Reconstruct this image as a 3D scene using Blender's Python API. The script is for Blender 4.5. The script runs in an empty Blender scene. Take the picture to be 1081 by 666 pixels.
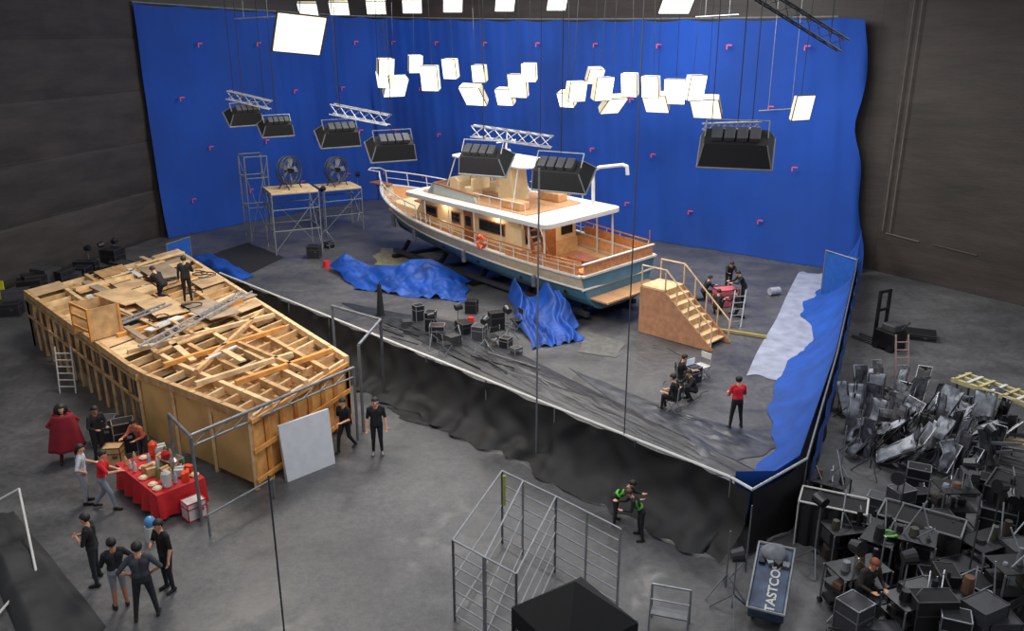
import bpy, math, random
import numpy as np
from mathutils import Vector, Matrix, noise
rng = random.Random(7)
sc = bpy.context.scene
sc.view_settings.view_transform = 'Standard'
COL = sc.collection
V = Vector
# ------------------------------------------------------------ camera solve
FPX = 900.0; CW = 1081; CH = 666; CAMZ = 12.0; PITCH = math.radians(18.5)
cp, sp = math.cos(PITCH), math.sin(PITCH)
def G(u, v, z=0.0):
    """world point at height z surveyed from the photo"""
    yc = (333 - v) / FPX
    dz = -sp + cp * yc; dy = cp + sp * yc
    t = (z - CAMZ) / dz
    return V(((u - 540.5) / FPX * t, dy * t, z))
def GY(u, v, Y):
    yc = (333 - v) / FPX
    dz = -sp + cp * yc; dy = cp + sp * yc
    t = Y / dy
    return V(((u - 540.5) / FPX * t, Y, CAMZ + dz * t))
cam = bpy.data.cameras.new('camera'); co = bpy.data.objects.new('camera', cam)
COL.objects.link(co); co.location = (0, 0, CAMZ)
co.rotation_euler = (math.pi / 2 - PITCH, 0, 0)
cam.sensor_width = 36; cam.lens = 36 * FPX / CW; cam.clip_end = 300
sc.camera = co
# ------------------------------------------------------------ materials
def lin(c):
    return tuple(((x / 255) / 12.92 if x / 255 < .04045 else ((x / 255 + .055) / 1.055) ** 2.4) for x in c)
MATS = {}
def M(name, rgb, rough=.65, metal=0, var=.18, scale=4, bump=0, emis=0, coat=0, alpha=1):
    if name in MATS: return MATS[name]
    m = bpy.data.materials.new(name); m.use_nodes = True
    nt = m.node_tree; b = nt.nodes['Principled BSDF']
    c = lin(rgb)
    tc = nt.nodes.new('ShaderNodeTexCoord')
    n = nt.nodes.new('ShaderNodeTexNoise'); n.inputs['Scale'].default_value = scale; n.inputs['Detail'].default_value = 5
    nt.links.new(tc.outputs['Object'], n.inputs['Vector'])
    r = nt.nodes.new('ShaderNodeValToRGB')
    r.color_ramp.elements[0].position = .3; r.color_ramp.elements[1].position = .7
    r.color_ramp.elements[0].color = tuple(x * (1 - var) for x in c) + (1,)
    r.color_ramp.elements[1].color = tuple(min(1, x * (1 + var)) for x in c) + (1,)
    nt.links.new(n.outputs['Fac'], r.inputs['Fac']); nt.links.new(r.outputs['Color'], b.inputs['Base Color'])
    b.inputs['Roughness'].default_value = rough; b.inputs['Metallic'].default_value = metal
    b.inputs['Coat Weight'].default_value = coat
    b.inputs['Alpha'].default_value = alpha
    if bump:
        bp = nt.nodes.new('ShaderNodeBump'); bp.inputs['Strength'].default_value = bump
        nt.links.new(n.outputs['Fac'], bp.inputs['Height']); nt.links.new(bp.outputs['Normal'], b.inputs['Normal'])
    if emis:
        b.inputs['Emission Color'].default_value = c + (1,); b.inputs['Emission Strength'].default_value = emis
    MATS[name] = m; return m
def plank_mat(name, a, b_, width=.14, axis=1):
    if name in MATS: return MATS[name]
    m = M(name, a, .55, var=.15, scale=2)
    nt = m.node_tree; b = nt.nodes['Principled BSDF']
    tc = nt.nodes.new('ShaderNodeTexCoord'); br = nt.nodes.new('ShaderNodeTexBrick')
    br.inputs['Color1'].default_value = lin(a) + (1,); br.inputs['Color2'].default_value = tuple(x * .82 for x in lin(a)) + (1,)
    br.inputs['Mortar'].default_value = lin(b_) + (1,); br.inputs['Mortar Size'].default_value = .012
    br.inputs['Scale'].default_value = 1; br.inputs['Brick Width'].default_value = 2.4; br.inputs['Row Height'].default_value = width
    nt.links.new(tc.outputs['Object'], br.inputs['Vector']); nt.links.new(br.outputs['Color'], b.inputs['Base Color'])
    return m
black = M('black_cloth', (16, 16, 18), .85, scale=8, bump=.1)
blackm = M('black_metal', (24, 24, 26), .45, .3)
blackp = M('black_plastic', (28, 28, 31), .35)
darkg = M('dark_grey', (52, 52, 56), .6)
grey = M('grey_paint', (105, 107, 110), .55)
alu = M('aluminium', (170, 172, 176), .35, .7)
steel = M('galvanised_steel', (125, 128, 132), .42, .6)
white = M('white_paint', (194, 192, 187), .5, var=.06)
offw = M('off_white', (190, 188, 184), .7, var=.08)
cream = M('cream_gelcoat', (220, 196, 154), .4, var=.06)
teak = plank_mat('teak_deck', (192, 146, 104), (104, 72, 50))
varn = M('varnished_wood', (146, 90, 54), .35, var=.25, scale=6, coat=.3)
teal = M('teal_hull', (78, 120, 140), .4, var=.16, scale=1.2)
paleteal = M('pale_teal', (158, 166, 162), .45, var=.06)
glass = M('dark_glass', (22, 24, 28), .12, var=.05)
wood = M('pine_timber', (186, 148, 102), .75, var=.3, scale=3)
wood2 = M('pale_timber', (208, 176, 132), .7, var=.25, scale=3)
orangew = M('orange_timber', (208, 144, 74), .65, var=.22, scale=3)
ply = M('plywood', (184, 152, 114), .75, var=.25, scale=1.5)
plyd = M('weathered_plywood', (142, 124, 104), .8, var=.3, scale=1.5)
bluec = M('blue_tarp', (5, 60, 140), .6, var=.4, scale=1.2, bump=.3)
red = M('red_cloth', (190, 26, 34), .7)
orange = M('orange_plastic', (228, 72, 30), .45)
yellow = M('yellow_paint', (205, 200, 40), .5)
lime = M('lime_fluorescent', (110, 200, 50), .6)
plastic = M('clear_wrap', (100, 104, 112), .42, var=.55, scale=5, bump=.3)
emit = M('lit_diffuser', (255, 252, 242), .6, var=.02, emis=1.5)
emit2 = M('lit_diffuser_warm', (255, 244, 216), .6, var=.02, emis=1.05)
lside = M('glowing_box_side', (206, 194, 164), .7, var=.1, emis=.22)
# ------------------------------------------------------------ mesh builder
Z = V((0, 0, 1))
def frame(p, q, up=Z):
    d = (V(q) - V(p)); L = d.length; x = d.normalized()
    if abs(x.dot(up)) > .98: up = V((1, 0, 0)) if abs(x.x) < .9 else V((0, 1, 0))
    y = up.cross(x).normalized(); z = x.cross(y)
    return L, x, y, z
class MB:
    def __init__(s): s.v = []; s.f = []; s.m = []
    def add(s, vs, fs, mi=0):
        o = len(s.v); s.v += [tuple(a) for a in vs]; s.f += [tuple(i + o for i in f) for f in fs]; s.m += [mi] * len(fs); return s
    def hexa(s, vs, mi=0):
        return s.add(vs, [(0, 3, 2, 1), (4, 5, 6, 7), (0, 1, 5, 4), (1, 2, 6, 5), (2, 3, 7, 6), (3, 0, 4, 7)], mi)
    def box(s, c, d, R=None, mi=0):
        c = V(c); vs = []
        for z in (-1, 1):
            for x, y in ((-1, -1), (1, -1), (1, 1), (-1, 1)):
                p = V((x * d[0] / 2, y * d[1] / 2, z * d[2] / 2))
                vs.append(c + (R @ p if R else p))
        return s.hexa(vs, mi)
    def bar(s, p, q, w=.05, h=.05, mi=0, up=Z):
        L, x, y, z = frame(p, q, up); p = V(p); q = V(q); vs = []
        for a in (-1, 1):
            for e, b in ((p, -1), (q, -1), (q, 1), (p, 1)):
                vs.append(e + y * b * w / 2 + z * a * h / 2)
        return s.hexa(vs, mi)
    def cyl(s, p, q, r, r2=None, n=8, mi=0):
        r2 = r if r2 is None else r2
        L, x, y, z = frame(p, q); p = V(p); q = V(q); vs = []
        for e, rr in ((p, r), (q, r2)):
            for i in range(n):
                a = 2 * math.pi * i / n
                vs.append(e + (y * math.cos(a) + z * math.sin(a)) * rr)
        fs = [(i, (i + 1) % n, n + (i + 1) % n, n + i) for i in range(n)] + [tuple(range(n))[::-1], tuple(range(n, 2 * n))]
        return s.add(vs, fs, mi)
    def tube(s, pts, r, n=6, mi=0, closed=False):
        pts = [V(p) for p in pts]
        k = len(pts)
        for i in range(k if closed else k - 1):
            a, b = pts[i], pts[(i + 1) % k]
            if (b - a).length < 1e-5: continue
            e = (b - a).normalized() * r * .35
            s.cyl(a - e, b + e, r, r, n, mi)
        return s
    def sphere(s, c, r, sc=(1, 1, 1), n=10, m=6, mi=0, R=None):
        c = V(c); vs = [];
        for j in range(1, m):
            t = math.pi * j / m
            for i in range(n):
                a = 2 * math.pi * i / n
                p = V((r * sc[0] * math.sin(t) * math.cos(a), r * sc[1] * math.sin(t) * math.sin(a), r * sc[2] * math.cos(t)))
                vs.append(c + (R @ p if R else p))
        for e in (1, -1):
            p = V((0, 0, e * r * sc[2])); vs.append(c + (R @ p if R else p))
        T_ = n * (m - 1); fs = []
        for j in range(m - 2):
            for i in range(n):
                fs.append((j * n + i, (j + 1) * n + i, (j + 1) * n + (i + 1) % n, j * n + (i + 1) % n))
        for i in range(n):
            fs.append((T_, i, (i + 1) % n)); fs.append((T_ + 1, (m - 2) * n + (i + 1) % n, (m - 2) * n + i))
        return s.add(vs, fs, mi)
    def grid(s, fn, nu, nv, mi=0):
        vs = [fn(i / nu, j / nv) for j in range(nv + 1) for i in range(nu + 1)]
        fs = [(j * (nu + 1) + i, j * (nu + 1) + i + 1, (j + 1) * (nu + 1) + i + 1, (j + 1) * (nu + 1) + i) for j in range(nv) for i in range(nu)]
        return s.add(vs, fs, mi)
    def prism(s, prof, w0, w1, mi=0):
        n = len(prof)
        vs = [(a, w0, b) for a, b in prof] + [(a, w1, b) for a, b in prof]
        fs = [tuple(range(n)), tuple(range(n, 2 * n))[::-1]] + [(i, n + i, n + (i + 1) % n, (i + 1) % n) for i in range(n)]
        return s.add(vs, fs, mi)
    def make(s, name, mats, parent=None, smooth=False, loc=None, yaw=0, solid=0, label=None, bevel=0, kind=None):
        me = bpy.data.meshes.new(name); me.from_pydata(s.v, [], s.f)
        if not isinstance(mats, (list, tuple)): mats = [mats]
        for m in mats: me.materials.append(m)
        me.polygons.foreach_set('material_index', s.m)
        if smooth: me.polygons.foreach_set('use_smooth', [True] * len(s.f))
        me.update()
        o = bpy.data.objects.new(name, me); COL.objects.link(o)
        if parent: o.parent = parent
        if loc is not None: o.location = loc
        if yaw: o.rotation_euler = (0, 0, yaw)
        if solid:
            md = o.modifiers.new('solid', 'SOLIDIFY'); md.thickness = solid; md.offset = 0
        if bevel:
            md = o.modifiers.new('bevel', 'BEVEL'); md.width = bevel; md.segments = 2; md.limit_method = 'ANGLE'
        if label: o['label'] = label
        if kind: o['kind'] = kind
        return o
def tag(o, label, cat, group=None):
    o['label'] = label; o['category'] = cat
    if group: o['group'] = group
    return o
def T(name, loc, label, cat, yaw=0, group=None, roll=0):
    o = bpy.data.objects.new(name, None); o.empty_display_size = .3; COL.objects.link(o)
    o.location = loc; o.rotation_euler = (roll, 0, yaw)
    return tag(o, label, cat, group)
def dup(o, loc, yaw=None, label=None):
    def cpy(a, par):
        b = a.copy(); COL.objects.link(b)
        if par: b.parent = par; b.matrix_parent_inverse = Matrix()
        for c in a.children: cpy(c, b)
        return b
    n = cpy(o, None); n.location = loc
    if yaw is not None: n.rotation_euler = (o.rotation_euler[0], o.rotation_euler[1], yaw)
    if label: n['label'] = label
    return n
def nz(x, y, z=0, s=1.0):
    return noise.noise(V((x * s, y * s, z)))
# ------------------------------------------------------------ floor
def floor_mat():
    m = bpy.data.materials.new('worn_concrete'); m.use_nodes = True
    nt = m.node_tree; b = nt.nodes['Principled BSDF']; L = nt.links.new
    tc = nt.nodes.new('ShaderNodeTexCoord')
    def N(scale, det=6, rough=.6, dist=0):
        n = nt.nodes.new('ShaderNodeTexNoise'); n.inputs['Scale'].default_value = scale; n.inputs['Detail'].default_value = det
        n.inputs['Roughness'].default_value = rough; n.inputs['Distortion'].default_value = dist
        L(tc.outputs['Object'], n.inputs['Vector']); return n
    def R(src, p0, p1, c0, c1):
        r = nt.nodes.new('ShaderNodeValToRGB'); e = r.color_ramp.elements
        e[0].position = p0; e[1].position = p1; e[0].color = c0 + (1,); e[1].color = c1 + (1,)
        L(src, r.inputs['Fac']); return r
    def MX(bt, a, b_, f=1):
        mx = nt.nodes.new('ShaderNodeMix'); mx.data_type = 'RGBA'; mx.blend_type = bt
        if isinstance(f, (int, float)): mx.inputs[0].default_value = f
        else: L(f, mx.inputs[0])
        L(a, mx.inputs[6])
        if isinstance(b_, tuple): mx.inputs[7].default_value = b_
        else: L(b_, mx.inputs[7])
        return mx.outputs[2]
    n1 = N(.2, 8, .6, .2); n2 = N(5, 9, .85, .2); n3 = N(2.2, 12, .9, .8); n4 = N(9, 4, .7, 2.0); n5 = N(.8, 8, .7, .6)
    r1 = R(n1.outputs['Fac'], .32, .68, lin((66, 66, 68)), lin((92, 91, 92)))
    r2 = R(n2.outputs['Fac'], .34, .66, (.6,) * 3, (1.3,) * 3)
    c = MX('MULTIPLY', r1.outputs['Color'], r2.outputs['Color'])
    r5 = R(n5.outputs['Fac'], .35, .65, (.84,) * 3, (1.12,) * 3)
    c = MX('MULTIPLY', c, r5.outputs['Color'])
    r3 = R(n3.outputs['Fac'], .60, .70, (0,) * 3, (.55,) * 3)
    c = MX('MIX', c, lin((140, 140, 141)) + (1,), r3.outputs['Color'])
    r4 = R(n4.outputs['Fac'], .65, .71, (0,) * 3, (.6,) * 3)
    c = MX('MIX', c, lin((38, 38, 40)) + (1,), r4.outputs['Color'])
    L(c, b.inputs['Base Color'])
    rr = R(n5.outputs['Fac'], .35, .65, (.3,) * 3, (.6,) * 3); L(rr.outputs['Color'], b.inputs['Roughness'])
    bp = nt.nodes.new('ShaderNodeBump'); bp.inputs['Strength'].default_value = .2; L(n2.outputs['Fac'], bp.inputs['Height']); L(bp.outputs['Normal'], b.inputs['Normal'])
    return m
f = MB().box((0, 32, -.1), (100, 90, .2)).make('floor', floor_mat()); f['kind'] = 'structure'
# ------------------------------------------------------------ walls
def wall_mat(name, a, b_, bw, rh, mort, ms=.05):
    m = bpy.data.materials.new(name); m.use_nodes = True
    nt = m.node_tree; b = nt.nodes['Principled BSDF']; L = nt.links.new
    tc = nt.nodes.new('ShaderNodeTexCoord'); mp = nt.nodes.new('ShaderNodeMapping'); mp.inputs['Rotation'].default_value = (math.pi / 2, 0, 0)
    L(tc.outputs['Object'], mp.inputs['Vector'])
    br = nt.nodes.new('ShaderNodeTexBrick'); br.inputs['Scale'].default_value = 1; br.inputs['Brick Width'].default_value = bw; br.inputs['Row Height'].default_value = rh
    br.inputs['Mortar Size'].default_value = ms; br.inputs['Mortar Smooth'].default_value = .7; br.offset = 0
    br.inputs['Color1'].default_value = lin(a) + (1,); br.inputs['Color2'].default_value = lin(b_) + (1,); br.inputs['Mortar'].default_value = lin(mort) + (1,)
    L(mp.outputs['Vector'], br.inputs['Vector'])
    ms_ = nt.nodes.new('ShaderNodeMapping'); ms_.inputs['Scale'].default_value = (.25, 1, 1.2); L(tc.outputs['Object'], ms_.inputs['Vector'])
    n = nt.nodes.new('ShaderNodeTexNoise'); n.inputs['Scale'].default_value = .8; n.inputs['Detail'].default_value = 7; n.inputs['Roughness'].default_value = .65
    L(ms_.outputs['Vector'], n.inputs['Vector'])
    r = nt.nodes.new('ShaderNodeValToRGB'); r.color_ramp.elements[0].color = (.62,) * 3 + (1,); r.color_ramp.elements[1].color = (1.4,) * 3 + (1,)
    r.color_ramp.elements[0].position = .34; r.color_ramp.elements[1].position = .66
    L(n.outputs['Fac'], r.inputs['Fac'])
    mx = nt.nodes.new('ShaderNodeMix'); mx.data_type = 'RGBA'; mx.blend_type = 'MULTIPLY'; mx.inputs[0].default_value = 1
    L(br.outputs['Color'], mx.inputs[6]); L(r.outputs['Color'], mx.inputs[7]); L(mx.outputs[2], b.inputs['Base Color'])
    b.inputs['Roughness'].default_value = .65
    bp = nt.nodes.new('ShaderNodeBump'); bp.inputs['Strength'].default_value = .3; bp.inputs['Distance'].default_value = .15; L(n.outputs['Fac'], bp.inputs['Height']); L(bp.outputs['Normal'], b.inputs['Normal'])
    return m
def wall(name, p, q, h, mat, th=.3):
    p = V((p[0], p[1], 0)); q = V((q[0], q[1], 0)); L = (q - p).length; a = math.atan2(q.y - p.y, q.x - p.x)
    o = MB().box((L / 2, th / 2, h / 2), (L, th, h)).make(name, mat, loc=p, yaw=a); o['kind'] = 'structure'; return o
wl = wall_mat('black_quilted_wall', (54, 48, 46), (46, 41, 40), 60, 2.9, (28, 25, 24), .03)
wr = wall_mat('brown_black_wall', (48, 40, 36), (43, 36, 33), 9, 26, (32, 27, 25), .03)
CR = V((-10.3, 65.6, 0)); LE = V((-21.6, 51.2, 0)); RE = V((18.9, 43.2, 0))
pL = V((-29, 24, 0)); dL = V((LE.x, LE.y, 0)) - pL; LL_ = dL.length
def quilt(u, v):
    x = u * LL_; z = v * 19; t = (z / 2.9) % 1.0
    sag = .05 * math.sin(x * .55 + int(z / 2.9) * 2)
    b = .10 * (max(0, math.sin(math.pi * t)) ** .3) + .05 * nz(x * .8, z * .8, 3)
    return V((x, -b, max(0, z + sag * (z > .5) * (z < 18.5))))
wq = MB().grid(quilt, 80, 170).make('wall_left', wl, loc=pL, yaw=math.atan2(dL.y, dL.x), smooth=True); wq['kind'] = 'structure'
wall('wall_back', LE.xy, CR.xy + V((0, .6)), 19, wl)
wall('wall_right', CR.xy + V((0, .6)), RE.xy + V((.1, .2)), 19, wr)
wall('wall_side', RE.xy + V((.1, .2)), (31.5, 26.0), 19, wr)
d = (V((31.5, 26.0)) - V((19.0, 43.4))).normalized(); nrm = V((-d.y, d.x)) * -1
if nrm.y > 0: nrm = -nrm
def onwall(s, z, off=.05):
    p = V((19.0, 43.4)) + d * s + nrm * off; return V((p.x, p.y, z))
wt = M('pale_wall_conduit', (92, 85, 80), .6)
o = MB().bar(onwall(.5, 2.1), onwall(2.3, 2.0), .03, .06).make('trim_1', wt); o['kind'] = 'structure'
o = MB().bar(onwall(3.0, 2.0), onwall(5.2, 1.9), .03, .05).make('trim_2', M('dull_conduit', (72, 66, 62), .6)); o['kind'] = 'structure'
for k, s_ in enumerate((.35, .75)):
    o = MB().cyl(onwall(s_, 2.2, .15), onwall(s_, 18, .15), .03).make('trim_%d' % (k + 3), wt); o['kind'] = 'structure'
# ------------------------------------------------------------ blue screen
CC = V((-10.3, 65.0, 0)); LL = V((-21.35, 51.0, 0)); RR = V((18.3, 43.1, 0))
dl = (CC - LL).normalized(); dr = (RR - CC).normalized(); LenL = (CC - LL).length; LenR = (RR - CC).length
TOT = LenL + LenR
def path(s):
    if s < LenL - 4: return LL + dl * s
    if s > LenL + 4: return CC + dr * (s - LenL)
    t = (s - LenL + 4) / 8; a = CC - dl * 4; b = CC + dr * 4
    return a * (1 - t) ** 2 + CC * 2 * t * (1 - t) + b * t * t
def endS(vv):
    return TOT - .1 - 1.3 * vv - .45 * math.exp(-((vv - .55) / .12) ** 2) + .15 * math.sin(vv * 17)
def bs(u, v):
    s = u * endS(v); p = path(s)
    top = 13.45 - .85 * (s / TOT) - .35 * math.sin(math.pi * s / TOT) - .12 * abs(math.sin(s * 1.1))
    nn = V((0, -1, 0)) if s > LenL else V((.8, -.6, 0))
    edge = max(0, (u - .93) / .07)
    fold = .05 * math.sin(s * 2.2 + 3 * nz(s * .3, v * 3)) + .25 * nz(s * .25, v * 2.2, 3) + .03 * math.sin(s * 7 + v * 6) + .16 * edge * math.sin(s * 5 + v * 4)
    p = p + nn * (fold + .1 + (1 - v) ** 8 * .5)
    p.z = .02 + v * (top - .02); return p
scr = MB().grid(bs, 200, 26).make('blue_screen', M('chroma_blue_cloth', (0, 54, 134), .85, var=.3, scale=.14), smooth=True)  # broad mottling in the cloth colour imitates uneven light falloff
tag(scr, 'huge chroma blue cloth screen hung around the stage walls', 'blue screen')
mk = M('red_tape', (205, 70, 90), .6)
for i in range(12):
    for j in range(4):
        s = 2.0 + i * 4.2 + (j % 2) * 1.6; vv = .16 + j * .235
        if s > TOT - 1: continue
        p = path(s); q = path(s + .3); dd_ = (q - p).normalized(); n = V((dd_.y, -dd_.x, 0))
        if n.y > 0: n = -n
        c = p + n * .42; c.z = vv * 13
        mb = MB().bar(c, c + dd_ * .28, .03, .06); mb.bar(c, c - Z * .22, .06, .03, up=n)
        mb.make('tracking_mark', mk, parent=scr)
tp = [path(TOT * i / 40) + V((0, 0, 13.5 - .85 * i / 40 - .35 * math.sin(math.pi * i / 40))) for i in range(39)]
MB().tube(tp, .05).make('hanging_pipe', steel, parent=scr)
# ------------------------------------------------------------ tank drape walls
HW = 1.8
A0 = G(232, 288, HW); A1 = G(772, 504, HW); A2 = G(800, 520, HW); A2 = A1 + (A2 - A1) * .8; A3 = G(852, 484, HW); A4 = G(884, 372, HW); A5 = G(906, 272, HW)
def poly(pts):
    ls = [0]
    for a, b in zip(pts, pts[1:]): ls.append(ls[-1] + (b - a).length)
    def f(t):
        s = t * ls[-1]
        for i in range(len(pts) - 1):
            if s <= ls[i + 1] + 1e-6:
                return pts[i].lerp(pts[i + 1], (s - ls[i]) / (ls[i + 1] - ls[i])), (pts[i + 1] - pts[i]).normalized(), s
        return pts[-1].copy(), (pts[-1] - pts[-2]).normalized(), s
    return f
def drape(pts, side, flare, h, seed, nu, nv, wav=.08):
    pf = poly(pts)
    def fn(u, v):
        p, d, s = pf(u); n = V((d.y, -d.x, 0)) * side
        w = 1 - v
        off = flare * (w ** 3) * (1 + .6 * nz(s * .5, seed)) + wav * math.sin(s * 5 + 4 * nz(s * .6, v * 2, seed)) * (.3 + w) + .12 * w * nz(s * 1.4, v * 3, seed + 2)
        q = p + n * (off + .03); q.z = max(.03, h * v - .1 * v * abs(math.sin(s * 1.4)) * (v > .9)) + (.10 * (nz(s * 2, v * 9, seed) + .5) if v < .25 else 0)
        return q
    return MB().grid(fn, nu, nv)
th = T('tank_wall', A0 * 1, 'low black draped tank wall with pale top pipe', 'stage wall')
def world_part(mb, parent):
    L = parent.location; mb.v = [(x - L.x, y - L.y, z - L.z) for x, y, z in mb.v]; return mb
blackd = M('black_polythene', (14, 14, 16), .7, scale=7, bump=.3)
world_part(drape([A0, A1, A2], 1, .9, HW, 1, 300, 16), th).make('drape', blackd, parent=th, smooth=True)
world_part(MB().tube([A0, A1, A2], .04), th).make('top_pipe', offw, parent=th)
for i in range(10):
    p = A0.lerp(A1, i / 9); world_part(MB().cyl((p.x, p.y, 0), (p.x, p.y, HW), .03), th).make('post', steel, parent=th)
tw = T('tank_side_wall', A3 * 1, 'blue cloth draped over the low tank side', 'stage wall')
tw.location.z = 0
blside = M('blue_side_cloth', (2, 66, 150), .75, var=.25, scale=1)
bpts = [A1.lerp(A3, .08) + V((0, .12, 0)), A1.lerp(A3, .5) + V((.1, -.25, 0)), A3 + V((-.1, .1, 0)), A4, A5, A5 + (A5 - A4).normalized() * 3.4]
bpf = poly(bpts)
def bluedrape(u, v):
    p, d, s = bpf(u); n = V((-d.y, d.x, 0))
    w = 1 - v
    near = min(1, s / 3.0)
    wid = near * (1.25 + .6 * nz(s * .22, 5.3) + .3 * math.sin(s * .62 + 1.0) + .18 * nz(s * .9, 2) + .9 * max(0, (u - .6))) + .25
    q = p + n * (.05 + (w ** 1.8) * wid + .05 * math.sin(s * 3 + v * 2) * w)
    q.z = .03 + HW * v ** 1.25 + .10 * abs(nz(s * 1.6, v * 4)) * (v < .9) + (.8 * max(0, u - .86) / .14 * v); return q
world_part(MB().grid(bluedrape, 200, 16), tw).make('blue_cloth', blside, parent=tw, smooth=True)
world_part(drape([A2, A3, A4, A5], 1, .04, HW - .03, 4, 120, 8, .02), tw).make('outer_cloth', blackd, parent=tw, smooth=True)
of = poly([A3, A4, A5])
def lip(u, v):
    p, d, s = of(u); n = V((d.y, -d.x, 0)); q = p + n * (.14 + .03 * math.sin(s * 3)); q.z = HW + .05 - (1 - v) * (.9 + .35 * nz(s * .5, 9)); return q
world_part(MB().grid(lip, 90, 4), tw).make('cloth_overhang', blside, parent=tw, smooth=True)
world_part(MB().tube([A2, A3], .035), tw).make('top_pipe', alu, parent=tw)
world_part(MB().tube([A3, A4, A5], .03), tw).make('top_pipe', steel, parent=tw)
for p in (A3, A4, A5, A3.lerp(A4, .5), A4.lerp(A5, .5)):
    world_part(MB().cyl((p.x, p.y, 0), (p.x, p.y, HW), .03), tw).make('post', steel, parent=tw)
net = M('blue_net', (10, 74, 152), .7)
def fence(p, q, h, label):
    p = V(p); q = V(q); o = T('cloth_fence', p, label, 'fence')
    q = q - p; mb = MB().tube([(0, 0, 0), (0, 0, h), (q.x, q.y, h), (q.x, q.y, 0)], .03)
    mb.make('support_pipes', steel, parent=o)
    MB().grid(lambda u, v: V((q.x * u, q.y * u, .1 + (h - .15) * v)) + V((0, .05 * math.sin(u * 9), 0)), 14, 6).make('cloth', net, parent=o)
fence(G(866, 314), G(898, 326), 2.3, 'blue cloth panel in pipe frame at the tank side')
fence(G(180, 292), G(204, 283), 1.7, 'blue cloth panel in pipe frame by the timber set')
# ------------------------------------------------------------ floor sheets / tarps
PIH = math.pi / 2
def sheet(name, corners, h, seed, mat, label, cat, nu=40, nv=30, edge=.12, fr=1.3, peak=1.0, base=.02, soft=False, hang=False):
    c = [V((p.x, p.y, 0)) for p in corners]; o0 = (c[0] + c[1] + c[2] + c[3]) / 4
    def fn(u, v):
        uu = u + edge * nz(v * 3, seed, 1) * 1.0; vv = v + edge * nz(u * 3, seed, 7)
        p = c[0].lerp(c[1], uu).lerp(c[3].lerp(c[2], uu), vv) - o0
        e = min(1, 4 * min(u, 1 - u, v, 1 - v) + .05)
        if hang:   # cloth hung from its rear edge, sagging and sweeping to the floor
            top = h * (.72 + .28 * math.cos(u * 2 * math.pi * 1.5) + .25 * nz(u * 5, seed))
            fold = .13 * math.sin(u * 34 + 3 * nz(u * 4, v * 2, seed)) + .10 * math.sin(u * 15 + v * 3)
            z = top * (1 - v) ** 1.5 + fold * (.3 + v) * (1 - v * .55) + .22 * abs(nz(p.x * 2, p.y * 2, seed)) * (v > .1)
            p.z = base + max(0, z) * min(1, 6 * min(u, 1 - u) + .3); return p
        if soft:
            ph = 2.5 * nz(p.x * .5, p.y * .5, seed)
            r = .55 + .9 * nz(p.x * fr * .5, p.y * fr * .5, seed) + .16 * math.sin(p.x * 3.2 + p.y * 2.1 + ph * 3) + .09 * math.sin(p.x * 6 - p.y * 4 + ph * 5)
            e = math.sin(min(1, e) * PIH); p.z = base + max(0.0, h * e * r); return p
        r = abs(nz(p.x * fr, p.y * fr, seed)) * 1.3 + .5 * abs(nz(p.x * fr * 2.6, p.y * fr * 2.6, seed + 9))
        p.z = base + h * e ** peak * (.25 + r); return p
    o = MB().grid(fn, nu, nv).make(name, mat, smooth=True, loc=o0); return tag(o, label, cat)
blackt = M('black_tarp', (40, 41, 45), .42, var=.5, scale=3, bump=.6)
greyt = M('grey_sheet', (146, 150, 166), .5, var=.25, scale=1.6, bump=.3)
sheet('floor_tarp', [G(360, 320), G(480, 340), G(800, 498), G(745, 505)], .13, 3, blackt, 'crumpled black plastic sheeting along the tank edge', 'tarpaulin', 220, 38, .05, 1.6)
sheet('floor_tarp', [G(600, 388), G(705, 432), G(840, 470), G(745, 497)], .07, 8, M('grey_black_tarp', (58, 60, 67), .4, var=.45, scale=2.5, bump=.6), 'dark grey crumpled plastic sheet on the stage floor', 'tarpaulin', 80, 50, .08, 1.6)
sheet('floor_sheet', [G(843, 288), G(872, 290), G(862, 408), G(788, 397)], .03, 5, greyt, 'pale grey-lavender floor sheet beside the tank side', 'floor sheet', 30, 40, .05)
sheet('floor_mat', [G(188, 280), G(262, 256), G(300, 272), G(240, 300)], .02, 6, M('black_mat', (20, 20, 22), .8), 'black rubber mat on the stage floor', 'mat', 20, 20, .03)
sheet('blue_tarpaulin', [G(350, 284), G(498, 300), G(488, 320), G(374, 306)], 1.0, 11, bluec, 'blue tarpaulin hung in a long swag beside the boat cradle', 'tarpaulin', 160, 34, .06, hang=True)
sheet('blue_tarpaulin', [G(536, 326), G(606, 344), G(616, 360), G(562, 370)], 1.7, 15, bluec, 'tall draped blue tarpaulin heap against the boat hull', 'tarpaulin', 110, 50, .12, hang=True)
sheet('blue_tarpaulin', [G(200, 272), G(222, 268), G(268, 292), G(252, 298)], .3, 18, bluec, 'narrow blue cloth lying along the tank edge', 'tarpaulin', 40, 12, .1, soft=True)
sheet('floor_tarp', [G(408, 430), G(470, 440), G(560, 480), G(430, 445)], .12, 21, blackd, 'black sheeting slumped on the floor outside the tank', 'tarpaulin', 50, 16, .1)
sheet('floor_sheet', [G(620, 350), G(660, 362), G(650, 378), G(610, 372)], .02, 25, M('pale_floor_patch', (92, 91, 88), .5, var=.3), 'worn pale sheet lying on the stage floor', 'floor sheet', 30, 20, .1)
sheet('floor_sheet', [G(400, 262), G(470, 268), G(450, 286), G(395, 280)], .02, 27, M('ochre_floor_patch', (128, 122, 96), .6, var=.3), 'pale ochre sheet on the floor below the bow', 'floor sheet', 30, 20, .1)
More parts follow.
